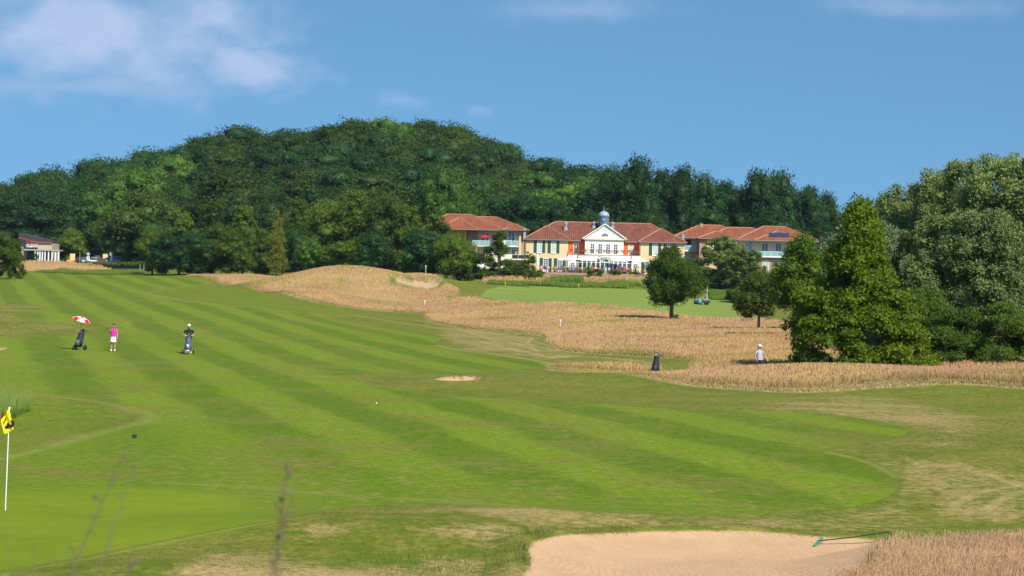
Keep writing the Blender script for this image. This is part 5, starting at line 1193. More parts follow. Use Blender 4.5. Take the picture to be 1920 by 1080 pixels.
for g_ in [(1014.5, 366, (.62, .42, .42), 'pale pink shirt', 'at the terrace end beside the folded parasol'), (1019.7, 365.5, (.02, .03, .08), 'navy top', 'under the first ground floor window'),
    (1023, 366.5, (.025, .035, .10), 'navy jacket', 'beside the left green shutter'), (1028, 366, (.42, .30, .2), 'beige shirt', 'in front of the second green shutter'), (1040, 366, (.20, .26, .32), 'grey blue top', 'left of the guest in blue'),
    (1047, 366.4, (.03, .16, .60), 'blue shirt', 'under the left edge of the first open parasol'), (1053, 367, (.04, .06, .05), 'dark green top', 'in front of the third shutter'), (1057, 366, (.48, .33, .25), 'peach shirt', 'under the first open parasol'),
    (1061.8, 366.8, (.16, .36, .04), 'leaf green shirt', 'under the first open parasol'), (1067.3, 367, (.03, .30, .33), 'teal shirt', 'under the centre of the first open parasol'), (1071.5, 365.5, (.01, .13, .72), 'bright blue shirt', 'in front of the left pier window'),
    (1077, 366.5, (.12, .02, .07), 'plum top', 'between the first two open parasols'), (1083.3, 366.5, (.17, .18, .20), 'grey shirt', 'left of the guest in lime'), (1090, 366, (.38, .50, .02), 'lime shirt', 'under the second open parasol'),
    (1097.5, 366.5, (.33, .32, .33), 'light grey shirt', 'under the centre of the second parasol'), (1110.5, 365.4, (.70, .03, .03), 'red shirt', 'left of the door behind the clipped bush'), (1114, 366.2, (.02, .07, .35), 'royal blue shirt', 'between two red shirts left of the door'),
    (1117.5, 367, (.66, .10, .10), 'coral red shirt', 'close to the door on its left'), (1116, 365, (.6, .6, .62), 'white shirt', 'left of the door in front of the coral shirt'), (1123.5, 366.3, (.25, .22, .30), 'mauve shirt', 'directly left of the open door'),
    (1141, 365.5, (.66, .66, .68), 'white blouse', 'right of the door beside the menu board'), (1147.2, 366.4, (.04, .06, .14), 'slate navy shirt', 'right of the door'), (1155.7, 366.3, (.36, .30, .45), 'lilac shirt', 'under the third parasol'),
    (1161, 365.8, (.24, .02, .06), 'maroon top', 'under the centre of the third parasol'), (1169.7, 365.5, (.75, .01, .02), 'bright scarlet shirt', 'right of the third parasol centre'), (1175.2, 366.5, (.55, .28, .28), 'salmon shirt', 'beside the scarlet shirt'),
    (1179.3, 367, (.05, .05, .04), 'black top', 'left of the last open parasol pole'), (1187.8, 366, (.58, .33, .30), 'rose shirt', 'under the last open parasol'), (1190.6, 367, (.15, .03, .08), 'dark plum shirt', 'beside the guest in yellow'),
    (1196.8, 365.4, (.72, .58, .01), 'yellow shirt', 'at the right end of the terrace'), (1212.6, 366, (.22, .05, .04), 'russet top', 'in front of the last window by the maple')]:
    guest(*g_)
guest(1105.3, 367, (.01, .42, .12), 'bright green shirt', 'left of the clubhouse door', True, .2); guest(1128, 368.5, (.012, .012, .014), 'black clothes', 'in the clubhouse doorway', True, .1)
# terrace furniture
def chair_proto():
    e = empty('terrace_chair', (0, 0, 0), 0, 'brown wicker chair among the guests on the clubhouse terrace', 'chair', 'wicker chairs on the terrace')
    MB().box(-.24, .24, -.24, .22, .42, .47).build('seat', M_WICK, e); MB().box(-.24, .24, .20, .25, .48, .95).build('backrest', M_WICK, e)
    for sx in (-1, 1):
        for sy in (-1, 1): MB().tube([(sx*.21, sy*.20, 0), (sx*.21, sy*.20, .42)], .02, 6).build('leg', M_WICK, e)
        MB().box(sx*.24-.02, sx*.24+.02, -.2, .195, .64, .67).build('armrest', M_WICK, e)
    return e
def table_proto():
    e = empty('terrace_table', (0, 0, 0), 0, 'small square brown table between the guests on the clubhouse terrace', 'table', 'tables on the terrace')
    MB().box(-.4, .4, -.4, .4, .70, .74).build('table_top', M_WOOD, e)
    MB().tube([(0, 0, .03), (0, 0, .70)], .04, 8).build('pedestal', M_DARK, e); MB().box(-.25, .25, -.25, .25, 0, .03).build('foot', M_DARK, e); return e
ch = chair_proto(); tb = table_proto(); fst = True
for i, px in enumerate([1036, 1043, 1050, 1055, 1060, 1065, 1075, 1081, 1087, 1093, 1100, 1107, 1150, 1158, 1165, 1173, 1182, 1193, 1203]):
    o = ch if fst else copy_tree(ch); fst = False; D_ = 364.4+(i*.37) % 1.1; o.location = (px_x(px, D_), D_, TZ+.02); o.rotation_euler.z = random.uniform(-3, 3)
fst = True
for px in (1024, 1044, 1062, 1074, 1086, 1098, 1112, 1151, 1164, 1177, 1190):
    o = tb if fst else copy_tree(tb); fst = False; o.location = (px_x(px, 366.2), 366.2, TZ+.02)
e = empty('menu_board', (px_x(1134.3, 365.6), 365.6, TZ+.02), 0, 'grey A shaped menu board standing right of the clubhouse door', 'sign board')
for s_ in (-1, 1): MB().add([(-.32, s_*.35, 0), (.32, s_*.35, 0), (.32, s_*.03, 1.25), (-.32, s_*.03, 1.25), (-.32, s_*.31, 0), (.32, s_*.31, 0), (.32, 0, 1.22), (-.32, 0, 1.22)], [(0, 1, 2, 3), (4, 7, 6, 5), (0, 4, 5, 1), (1, 5, 6, 2), (2, 6, 7, 3), (3, 7, 4, 0)]).build('panel', mat('board_grey', (.16, .20, .23), .5, .1), e)
MB().box(-.11, .11, -.29, -.25, .62, .88).build('notice', M_TRIM, e)
# bird tables / benches on the slope below
for i, (px, w_, lab) in enumerate(((1037.5, .55, 'smaller wooden picnic table on the slope below the terrace, at the left'), (1056.5, .68, 'larger wooden picnic table on the slope below the terrace, at the right'))):
    x_ = px_x(px, 357); z_ = z_at(px, 521.5, 357); e = empty('picnic_table', (x_, 357, min(z_, hz(x_, 357)+.25)), .1, lab, 'table')
    MB().box(-w_, w_, -.4, .4, .72, .77).build('table_top', M_WOOD, e)
    for s_ in (-1, 1):
        MB().box(-w_, w_, s_*.75-.13, s_*.75+.13, .42, .46).build('bench', M_WOOD, e)
        MB().prism([(-.7, 0), (-.6, 0), (-.2, .71), (-.3, .71)], s_*w_*.75-.04, s_*w_*.75+.04, 'x').prism([(.7, 0), (.6, 0), (.2, .71), (.3, .71)], s_*w_*.75-.04, s_*w_*.75+.04, 'x').build('leg', M_WOOD, e)
# ------------------------------------------------------------------ cars
M_TYRE = mat('tyre', (.015, .015, .016), .85, .2); M_RIM = mat('rim', (.35, .36, .37), .35, .05, metal=.6); M_LAMP = mat('lamp_glass', (.6, .62, .62), .15, .05); M_LAMPR = mat('tail_lamp', (.4, .01, .01), .3, .05)
def car(px, D, colr, cname, label, rz=0.0, tall=1.0, dz=0.0, topy=None):
    x = px_x(px, D); e = empty('parked_car', (x, D, hz(x, D)+dz), rz, label, 'car', 'cars parked beyond the flowering hedge'); pm = mat('paint_'+cname, colr, .3, .03, 1, spec=.5, coat=.6)
    h1, h2 = .88*tall, 1.48*tall
    prof = [(-2.1, .3), (-2.15, .62), (-2.0, .80), (-1.15, h1), (1.5, h1+.04), (2.05, h1-.05), (2.12, .55), (2.05, .3)]
    b = MB(); n = len(prof)
    for xw, k in ((-.86, 1), (-.80, 1.0), (.80, 1.0), (.86, 1)): pass
    V = [(-.88, y, z) for y, z in prof]+[(.88, y, z) for y, z in prof]; b.add(V, [tuple(range(n)), tuple(range(2*n-1, n-1, -1))]+[(i, n+i, n+(i+1) % n, (i+1) % n) for i in range(n)])
    body = b.build('body', pm, e); bv = body.modifiers.new('b', 'BEVEL'); bv.width = .07; bv.segments = 2
    cabp = [(-1.2, h1-.01), (-.45, h2-.04), (1.15, h2), (1.85, h1+.02)]
    c = MB(); c.add([(-.80, *cabp[0]), (-.64, *cabp[1]), (-.64, *cabp[2]), (-.80, *cabp[3]), (.80, *cabp[0]), (.64, *cabp[1]), (.64, *cabp[2]), (.80, *cabp[3])], [(0, 1, 2, 3), (7, 6, 5, 4), (0, 4, 5, 1), (2, 6, 7, 3), (1, 5, 6, 2), (0, 3, 7, 4)])
    c.build('windows', M_GLASS, e); MB().box(-.63, .63, -.42, 1.12, h2-.03, h2+.025).build('roof', pm, e)
    for sx in (-1, 1):
        for y in (-1.3, 1.3):
            w_ = MB().lathe([(.31, -.1), (.33, -.07), (.33, .07), (.31, .1)], (sx*.80, y, .33), 14, 'x').build('wheel', M_TYRE, e); MB().lathe([(.19, -.005), (.17, .005)], (sx*.905, y, .33), 10, 'x').build('rim', M_RIM, w_)
        MB().box(sx*.62-.17, sx*.62+.17, -2.17, -2.08, .60, .74).build('headlight', M_LAMP, e); MB().box(sx*.68-.13, sx*.68+.13, 2.06, 2.15, .62, .82).build('tail_light', M_LAMPR, e)
    MB().box(-.26, .26, -2.2, -2.155, .40, .51).build('number_plate', M_TRIM, e)
    return e
for a in [(152, 481, (.02, .10, .20), 'teal_blue', 'dark blue estate car at the left end of the parked row, seen at an angle', .6, 1.0), (161, 475, (.42, .46, .52), 'silver', 'silver car with its front towards the hedge, second in the parked row', .1, .98),
          (175.5, 475, (.72, .72, .72), 'white', 'white car directly left of the red car', .0, 1.05), (182, 484, (.05, .10, .16), 'dark_blue', 'tall dark blue car parked behind the white and red cars', .0, 1.3),
          (190, 475, (.42, .01, .04), 'red', 'low dark red car in the parked row', 1.35, .88), (202.5, 476, (.62, .63, .68), 'white_two', 'pale car partly hidden by a slim tree trunk', .3, 1.05),
          (212, 479, (.04, .13, .24), 'van_blue', 'blue van behind the pale car', .4, 1.3), (222, 475, (.18, .26, .42), 'van_light', 'light blue van at the right end of the row beside the lime sapling', .2, 1.25),
          (133, 474, (.75, .28, .01), 'orange', 'bright orange car alone left of the parked row', .1, .95), (250, 478, (.5, .12, .02), 'rust', 'orange car mostly hidden behind the hedge right of the lime sapling', 1.4, .8)]:
    car(*a)
def pole_thing(name, px, D, topy, label, cat, rad=.05, mt=None, extra=None, base=None):
    x = px_x(px, D); z = hz(x, D) if base is None else base; H_ = z_at(px, topy, D)-z
    e = empty(name, (x, D, z), 0, label, cat); MB().tube([(0, 0, -.1), (0, 0, H_)], rad, 8).build('post', mt or M_TRIM, e)
    if extra: extra(e, H_)
    return e
def disc(e, H_): MB().lathe([(.42, -.02), (.42, .02)], (0, -.08, H_-.3), 18, 'y').build('disc', mat('sign_grey', (.32, .38, .45), .4, .1), e)
def disc2(e, H_): disc(e, H_); MB().box(-.35, .35, -.12, -.06, H_-1.7, H_-.85).build('plate', M_TRIM, e); MB().box(-.09, .09, -.125, -.121, H_-1.6, H_-.95).build('symbol', M_RED, e)
pole_thing('road_sign', 164.5, 472, 474, 'road sign with grey disc over a white and red plate behind the silver car', 'sign', .05, None, disc2)
pole_thing('road_sign', 207, 472.5, 474, 'round grey road sign beside a slim tree trunk at the car park', 'sign', .05, None, disc)
def board(e, H_): MB().box(-.6, .6, -.1, -.04, H_-1.5, H_).build('board', mat('board_cream', (.66, .50, .26), .7, .1), e)
pole_thing('notice_board', 135, 470, 475.5, 'cream notice board standing above the orange car', 'sign', .06, M_WOOD, board)
pole_thing('notice_board', 196.5, 480, 476, 'cream notice board behind the parked cars', 'sign', .06, M_WOOD, board)
pole_thing('lamp_post', 148.5, 474, 472, 'slim brown wooden post between colonnade and parked cars', 'post', .07, M_WOOD)
# yardage posts, stakes
def cap(e, H_): MB().lathe([(.085, H_-.30), (.085, H_-.02), (.03, H_+.03)], (0, 0, 0), 8).build('cap', M_TRIM, e); MB().lathe([(.088, H_-.2), (.088, H_-.13)], (0, 0, 0), 8).build('band', M_DARK, e)
M_POST = mat('post_grey', (.48, .5, .5), .6, .1)
for px, D, ty, lab in ((797, 256, 564, 'grey marker post with white cap at the lower edge of the tan mound'), (748, 292, 516, 'grey marker post with white cap beside the sand bunker on the mound'), (797.5, 316, 498, 'white marker post on the crest behind the bunker, against dark trees'),
                       (1052, 190, 600, 'grey marker post with white cap in the tan grass left of the lone maple'), (1430, 146, 641, 'white marker post right behind the cap of the walking golfer'), (1326, 318, 537, 'white marker post rising behind the golf buggy')):
    pole_thing('marker_post', px, D, ty, lab, 'post', .045, M_POST, cap)
M_YST = mat('stake_yellow', (.72, .48, .01), .6, .1); M_RST = mat('stake_red', (.72, .03, .015), .6, .1)
for px, ty, by in ((947, 528, 535), (1013, 528, 536), (1085, 532, 539), (1178, 535, 541)):
    p = at(px, by); pole_thing('stake', px, p.y, ty, 'short yellow stake at the edge of the reeds, '+{947: 'leftmost of four', 1013: 'second from the left', 1085: 'third from the left', 1178: 'rightmost of four'}[px], 'stake', .05, M_YST)
for px, ty, by, lab in ((36.5, 738, 770, 'red stake with faded lower half, right of the green reeds'), (5, 774, 798, 'red stake partly behind the yellow flag')):
    p = at(px, by); e = pole_thing('stake', px, p.y, (ty+by)/2, lab, 'stake', .022, mat('stake_faded', (.42, .24, .16), .8, .3, 12)); H1 = z_at(px, ty, p.y)-p.z; H0 = z_at(px, (ty+by)/2, p.y)-p.z
    MB().tube([(0, 0, H0), (0.012, 0, H1)], .026, 6).build('red_top', M_RST, e)
p = at(240, 511); pole_thing('stake', 242, 420, 505.5, 'small pale green post at the end of the reeds below the hedge', 'post', .08, mat('post_green', (.25, .5, .35), .6, .1))
e = empty('rail_fence', (px_x(1310, 355), 355, hz(px_x(1320, 355), 355)), 0, 'low pale blue rail fence in front of the hedge right of the lone maple', 'fence')
MB().tube([(0, 0, .85), (2.2, 0, .85)], .045, 6).build('rail', M_ZINC, e)
for k in (0.05, 2.15): MB().tube([(k, 0, -.3), (k, 0, .80)], .045, 6).build('post', M_ZINC, e)
for px, lab in ((262, 'left slim bare trunk beside the small far green'), (269, 'right slim bare trunk beside the small far green')):
    pole_thing('tree_stake', px, 400, 496, lab, 'post', .07, M_WOOD)

# ------------------------------------------------------------------ flag, balls, rake
p = at(10, 957); e = empty('flagstick', tuple(p), 0, 'white flagstick with a drooping yellow flag numbered 13 on the near green', 'golf flag')
zt = z_at(17.5, 764, p.y)-p.z; lean = px_x(17.5, p.y)-p.x-0.0
def F_(px, py, dy=0): D_ = p.y+dy; return (px_x(px, D_)-p.x+ (0), dy, z_at(px, py, D_)-p.z)
def im3(px, py, D_): d_ = ray(px, py); k_ = D_/d_.y; return Vector((d_.x*k_, D_, ZC+d_.z*k_))
top = im3(17.8, 764, p.y)-p
MB().tube([(0, 0, -.05), tuple(top)], .011, 8).build('pole', M_TRIM, e)
MB().tube([tuple(top*.98), tuple(top*1.005)], .018, 8).build('tip', M_TRIM, e)
M_FLAG = mat('flag_yellow', (.80, .60, .005), .75, .08, 6)
# flag: a square of cloth falling in two folds
c0 = im3(17.8, 765, p.y)-p; c1 = im3(26.5, 806, p.y)-p; c2 = im3(7.5, 815.5, p.y)-p; c3 = im3(3.5, 786, p.y)-p
fv = []; ff = []; NF = 14
for i in range(NF+1):
    for j in range(NF+1):
        u_, v_ = i/NF, j/NF; q = c0*(1-u_)*(1-v_)+c1*u_*(1-v_)+c2*u_*v_+c3*(1-u_)*v_
        q = Vector((q.x, q.y-.03-.035*math.sin(u_*2.2+v_*7.0)*(.3+v_), q.z)); fv.append(tuple(q))
for i in range(NF):
    for j in range(NF): a_ = i*(NF+1)+j; ff.append((a_, a_+1, a_+NF+2, a_+NF+1))
fl = MB().add(fv, ff).build('flag_cloth', M_FLAG, e, True, fix=False); sm_ = fl.modifiers.new('s', 'SOLIDIFY'); sm_.thickness = .004
M_FB = mat('flag_black', (.012, .012, .012), .7, .05)
def on_flag(u_, v_): q = c0*(1-u_)*(1-v_)+c1*u_*(1-v_)+c2*u_*v_+c3*(1-u_)*v_; return Vector((q.x, q.y-.03-.035*math.sin(u_*2.2+v_*7.0)*(.3+v_)-.012, q.z))
tx = text_obj('3', .36, M_FB, fl, (0, 0, 0), depth=.003, name='number', off=.012)
cc = on_flag(.60, .48); tx.location = (cc.x, cc.y-.03, cc.z); tx.rotation_euler = (R(90), R(76), 0)
MB().tube([on_flag(.22, .50)+Vector((0, -.01, 0)), on_flag(.30, .72)+Vector((0, -.01, 0))], .016, 6).build('number', M_FB, fl)
for px, py, c_, lab in ((706, 757, (.8, .8, .8), 'white golf ball lying on the fairway left of the small bunker'), (418, 713, (.75, .03, .12), 'pink golf ball lying on the fairway right of the man with the trolley')):
    q = at(px, py); m_ = MB().ell((0, 0, .025), (.03, .03, .03), 12, 8).build('golf_ball', mat('ball_'+('white' if py > 730 else 'pink'), c_, .35, .02), None, True); m_.location = q; tag(m_, lab, 'golf ball')
q = at(252, 822); e = empty('distance_marker', tuple(q), 0, 'small black marker box standing on the fairway beyond the flag', 'marker')
MB().prism([(-.055, 0), (.055, 0), (.07, .10), (-.07, .10)], -.04, .04).build('box', M_DARK, e); MB().box(-.075, .075, -.05, .05, .101, .118).build('lid', M_DARK, e)
# bunker rake propped on its bent handle
D1 = at(1532, 1022); r0 = Vector(D1)+Vector((0, 0, .02)); e = empty('bunker_rake', tuple(D1), 0, 'bunker rake with green head and long dark handle propped over the near bunker edge', 'rake')
def rp3(px, py, dd): return im3(px, py, D1.y+dd)-D1
MB().tube([rp3(1536, 1014, 0), rp3(1600, 1007, -.05), rp3(1662, 997.5, -.1), rp3(1669, 998.5, -.1), rp3(1671.5, 1004, -.1), rp3(1669, 1020, -.1), rp3(1668, 1025, -.1)], .013, 8).build('handle', mat('handle_dark', (.035, .022, .015), .6, .2), e)
MB().tube([rp3(1526, 1023.5, -.12), rp3(1534, 1015, 0), rp3(1542, 1008, .12)], [.02, .026, .02], 8).build('head', mat('rake_green', (.01, .20, .13), .5, .1), e)
tn = MB()
for k in range(8): f = k/7; a_ = rp3(1526, 1023.5, -.12).lerp(rp3(1542, 1008, .12), f); tn.tube([a_, a_+Vector((.03, -.04, -.07))], .006, 4)
tn.build('tines', mat('rake_green', (.01, .20, .13), .5, .1), e)
q = at(852, 711); e = empty('bunker_rake', tuple(q), 0, 'thin rake lying with its handle up in the small middle bunker', 'rake')
MB().tube([(0, 0, 0), (-.02, 0, .28)], .012, 5).build('handle', M_DARK, e); MB().tube([(-.02, 0, .28), (.9, .4, .12)], .012, 5).build('shaft', M_DARK, e)

# ------------------------------------------------------------------ trolleys, bags, golfers
def trolley(name, loc, rz, label, bagc, bagc2, clubs=True, bag_only=False, front_white=False):
    e = empty(name, loc, rz, label, 'golf bag'); mb_ = mat('bag_'+label[:9].replace(' ', '_'), bagc, .7, .15, 6); m2 = mat('bagb_'+label[:9].replace(' ', '_'), bagc2, .7, .15, 6)
    ax0, ax1 = Vector((0, -.10, .20)), Vector((0, .16, 1.10))        # bag leans back
    t_ = (ax1-ax0).normalized()
    bg_ = MB().tube([ax0, ax0+t_*.05, ax0+t_*.45, ax0+t_*.86, ax0+t_*.93], [.15, .185, .175, .145, .15], 14).build('bag', mb_, e, True)
    MB().tube([ax0+t_*.08+Vector((0, -.13, 0)), ax0+t_*.42+Vector((0, -.13, 0))], [.135, .11], 10).build('pocket', m2, bg_, True)
    for sx in (-1, 1): MB().tube([ax0+t_*.12+Vector((sx*.16, -.02, 0)), ax0+t_*.55+Vector((sx*.15, -.02, 0))], [.075, .06], 8).build('side_pocket', mb_, bg_, True)
    MB().tube([ax0+t_*.88, ax0+t_*.935], [.157, .157], 14).build('rim', M_DARK, bg_)
    if front_white:
        MB().tube([ax0+t_*.18+Vector((0, -.16, 0)), ax0+t_*.42+Vector((0, -.19, -.02))], [.085, .075], 10).build('white_pocket', M_TRIM, bg_, True); MB().tube([ax0+t_*.02+Vector((-.11, -.17, 0)), ax0+t_*.02+Vector((.11, -.17, 0))], .045, 8).build('white_trim', M_TRIM, bg_, True)
    rr = random.Random(len(label)); hd = MB(); sh = MB()
    for k in range(8):
        a_ = rr.uniform(0, 6.28); q_ = rr.uniform(.02, .09); b_ = ax0+t_*.9+Vector((math.cos(a_)*q_, 0, math.sin(a_)*q_*.4)); tp = b_+t_*rr.uniform(.08, .24)+Vector((rr.uniform(-.04, .04), 0, 0))
        sh.tube([b_, tp], .008, 5); hd.ell(tp, (.045 if k < 3 else .022, .05 if k < 3 else .02, .04 if k < 3 else .045), 8, 6)
    sh.build('club_shafts', M_RIM, bg_); hd.build('club_heads', M_DARK if k else M_DARK, bg_, True)
    if bag_only:
        for sx in (-1, 1): MB().tube([ax0+t_*.7, Vector((sx*.22, .32, 0.0))], .011, 6).build('stand_leg', M_DARK, e)
    if not bag_only or True:
        fr = MB(); fr.tube([Vector((0, -.20, .16)), Vector((0, .25, .95)), Vector((0, .42, 1.10))], .016, 6); fr.tube([Vector((-.30, .04, .15)), Vector((0, .02, .32)), Vector((.30, .04, .15))], .014, 6)
        fr.tube([Vector((0, -.20, .18)), Vector((0, -.42, .12))], .014, 6); fr.build('frame', M_DARK, e)
        for (wx, wy, wr) in ((-.33, .04, .15), (.33, .04, .15), (0, -.44, .11)):
            w_ = MB()
            w_.lathe([(wr*.82, -.025), (wr, -.018), (wr, .018), (wr*.82, .025)], (wx, wy, wr), 16, 'x').build('wheel', M_TYRE, e); MB().lathe([(wr*.5, -.028), (wr*.5, .028)], (wx, wy, wr), 10, 'x').build('hub', M_DARK, e.children[-1])
        MB().tube([Vector((-.16, .46, 1.06)), Vector((-.12, .50, 1.16)), Vector((0, .52, 1.19)), Vector((.12, .50, 1.16)), Vector((.16, .46, 1.06))], .018, 8).build('handle', M_DARK, e)
    return e
q = at(149, 656)
tb1 = trolley('golf_trolley', tuple(q), R(-28), 'black golf bag on a three wheeled trolley carrying the red and white umbrella', (.016, .022, .028), (.07, .10, .13))
tb1.scale = (1.2, 1.2, 1.02)
MB().ell((-.02, .02, 1.12), (.06, .05, .05), 8, 6).build('white_headcover', M_TRIM, tb1)
um = empty('golf_umbrella', (q.x, q.y, q.z), 0, 'open red and white golf umbrella fixed upright on the left golf trolley', 'umbrella')
ut = im3(154.5, 594, q.y)-q; ub = im3(150.5, 627, q.y)-q; MB().tube([tuple(ub), tuple(ut)], .011, 6).build('shaft', M_DARK, um)
ud = (ut-ub).normalized(); rotm = ud.to_track_quat('Z', 'Y').to_matrix(); Ru = .60
tilt = Matrix.Rotation(R(11), 3, 'Y') @ rotm
def udp(r_, z_, a_): return tuple(ut+tilt@Vector((r_*math.cos(a_), r_*math.sin(a_), z_)))
prof = [(0, 0), (.18, -.018), (.34, -.065), (.46, -.125), (.55, -.19), (.615, -.27)]
M_UR = mat('umbrella_red', (.62, .008, .02), .7, .08); M_UW = mat('umbrella_white', (.66, .68, .72), .7, .05)
for k in range(8):
    a0 = 2*math.pi*k/8+R(22.5)-R(90)-R(22.5)-R(22.5)+.21; m_ = MB(); V = []
    for i, (r_, z_) in enumerate(prof):
        for j in range(4): aa = a0+(math.pi/4)*j/3; rr_ = r_*(1-.035*math.sin(math.pi*j/3)*(i/5)); V.append(udp(rr_, z_-.012*math.sin(math.pi*j/3), aa))
    fin_, fout = [], []
    for i in range(5):
        for j in range(3): (fin_ if i < 2 else fout).append((i*4+j, i*4+j+1, (i+1)*4+j+1, (i+1)*4+j))
    red_out = k % 2 == 1
    a1 = MB().add(V, fin_).build('canopy_panel', M_UW if red_out else M_UR, um, True, fix=False); a2 = MB().add(V, fout).build('canopy_panel', M_UR if red_out else M_UW, um, True, fix=False)
rb = MB()
for k in range(8): a0 = 2*math.pi*k/8+R(22.5)-R(90)-R(45)+.21; rb.tube([udp(.02, -.30, a0), udp(.33, -.075, a0), udp(.60, -.262, a0)], .005, 4)
rb.build('ribs', M_DARK, um)
lt = MB()
for k in range(9):
    if k == 4: continue
    aa = -R(90)-R(22.5)+.21+R(45)*(.24+.52*k/8); A_, B_2 = Vector(udp(.50, -.148, aa)), Vector(udp(.535, -.172, aa)); o_ = (tilt@Vector((math.cos(aa), math.sin(aa), .6))).normalized()*.006; sd_ = (tilt@Vector((-math.sin(aa), math.cos(aa), 0)))*.009
    lt.add([A_+o_-sd_, A_+o_+sd_, B_2+o_+sd_, B_2+o_-sd_], [(0, 1, 2, 3)])
lt.build('lettering', M_DARK, um, fix=False)

def arm(b, sh_, el, wr, r_=(.052, .045, .033, .028), hand_dir=Vector((0, 0, -1)), curl=.6, palm=Vector((0, -1, 0))):
    b.tube([sh_, sh_.lerp(el, .5), el, el.lerp(wr, .5), wr], [r_[0], r_[0]*.95, r_[1], r_[2]*1.1, r_[3]], 10)
    hd = hand_dir.normalized(); sd = hd.cross(palm).normalized(); pm = palm.normalized()
    b.ell(wr+hd*.05, (.032, .022, .052), 10, 8, Matrix((sd, pm, hd)).transposed())
    for k, (o_, l_) in enumerate(((-.026, .062), (-.009, .074), (.009, .070), (.025, .055))):
        a_ = wr+hd*.085+sd*o_; b.tube([a_, a_+hd*l_*.5+pm*l_*.1*curl, a_+hd*l_*(.5+.4*(1-curl))+pm*l_*.6*curl], [.010, .009, .008], 6)
    b.tube([wr+hd*.03-sd*.02, wr+hd*.06-sd*.05+pm*.01, wr+hd*.09-sd*.055+pm*.03], [.012, .011, .009], 6)
def person(loc, rz, label, H_=1.72, fem=False, shirt=(.5, .5, .5), sname='x', lower=(.5, .5, .5), lname='shorts', low_len=.5, shoes=(.7, .7, .7), armL=None, armR=None, feet=None, cap_=None, hair=M_HAIRD, sleeves=.5, head_rz=0.0, glove=None, skirt=False, glasses=None, cap_twist=0, glovemat=None, waist=1.0):
    e = empty('person', loc, rz, label, 'person'); k = H_/1.75; V = lambda x, y, z: Vector((x*k, y*k, z*k))
    sw = .185 if fem else .215; b = MB(); W = waist
    if feet is None: feet = ((-.11, 0), (.11, 0))
    knees = [V(-.10+(feet[0][0]+.1)*.4, feet[0][1]*.45-.02, .50), V(.10+(feet[1][0]-.1)*.4, feet[1][1]*.45-.02, .50)]
    ank = [V(feet[0][0], feet[0][1]+.03, .09), V(feet[1][0], feet[1][1]+.03, .09)]
    for i, sx in enumerate((-1, 1)):
        hp = V(sx*.09, 0, .90); b.tube([hp, hp.lerp(knees[i], .5), knees[i], knees[i].lerp(ank[i], .38)+V(0, .015, 0), ank[i]], [.092*k, .080*k, .058*k, .056*k, .038*k], 12)
        b.tube([ank[i]+V(0, .035, -.045), ank[i]+V(0, -.04, -.045), ank[i]+V(sx*.01, -.16, -.062)], [.036*k, .04*k, .026*k], 8)
    b.ell(V(0, 0, .95), (.165*k*W, .115*k*W, .12*k), 14, 10)
    b.tube([V(0, 0, .93), V(0, -.01, 1.08), V(0, 0, 1.24), V(0, .01, 1.40), V(0, .01, 1.47)], [.135*k*W, .130*k*W, .140*k, .115*k, .06*k], 14)
    b.ell(V(0, 0, 1.36), (sw*k*.86, .10*k, .085*k), 14, 8); b.tube([V(0, .01, 1.44), V(0, -.005, 1.56)], [.058*k, .052*k], 10)
    hc = V(0, -.02, 1.635); Rh = Matrix.Rotation(head_rz, 3, 'Z')
    b.ell(hc+Rh@V(0, 0, .01), (.075*k, .095*k, .112*k), 16, 12); b.ell(hc+Rh@V(0, -.03, -.065), (.048*k, .055*k, .045*k), 12, 8)   # skull and jaw
    b.tube([hc+Rh@V(0, -.09, .015), hc+Rh@V(0, -.118, -.02)], [.010*k, .017*k], 6)                                        # nose
    for sx in (-1, 1): b.ell(hc+Rh@V(sx*.078, .01, -.01), (.012*k, .02*k, .03*k), 8, 6)
    sR, sL = V(-sw, .0, 1.395), V(sw, .0, 1.395); arms = []
    for (sh_, A_, sx) in ((sR, armR, -1), (sL, armL, 1)):
        if A_ is None: A_ = dict(el=V(sx*(sw+.06), .03, 1.12), wr=V(sx*(sw+.06), -.06, .90))
        el, wr = A_['el'], A_['wr']; arm(b, sh_, el, wr, (.047*k, .040*k, .034*k, .027*k) if fem else (.054*k, .045*k, .038*k, .03*k), A_.get('hd', (wr-el)), A_.get('curl', .6), A_.get('palm', Vector((-sx, -.3, 0)))); arms.append((sh_, el, wr))
    bo_ = b.build('body', M_SKIN, e, True); remesh(bo_, .0095, 3)
    s_ = MB()      # shirt
    s_.tube([V(0, 0, .90), V(0, -.01, 1.08), V(0, 0, 1.24), V(0, .01, 1.39), V(0, .01, 1.47)], [.168*k*W, .158*k*W, .168*k, .150*k, .075*k], 16); s_.ell(V(0, .0, 1.355), (sw*k*.98, .120*k, .098*k), 16, 8)
    if fem:
        for sx in (-1, 1): s_.ell(V(sx*.075, -.095, 1.27), (.068*k, .055*k, .062*k), 10, 8)
    for sh_, el, wr in arms:
        if sleeves > 0: s_.tube([sh_, sh_.lerp(el, sleeves*.6), sh_.lerp(el, sleeves)], [.070*k, .068*k, .066*k], 10)
    so_ = s_.build('shirt', cloth(sname, shirt), e, True); remesh(so_, .011, 3)
    MB().lathe([(.062*k, 1.455*k), (.070*k, 1.50*k), (.060*k, 1.51*k)], (0, .008, 0), 12).build('collar', cloth(sname, shirt), so_, True)
    l_ = MB()
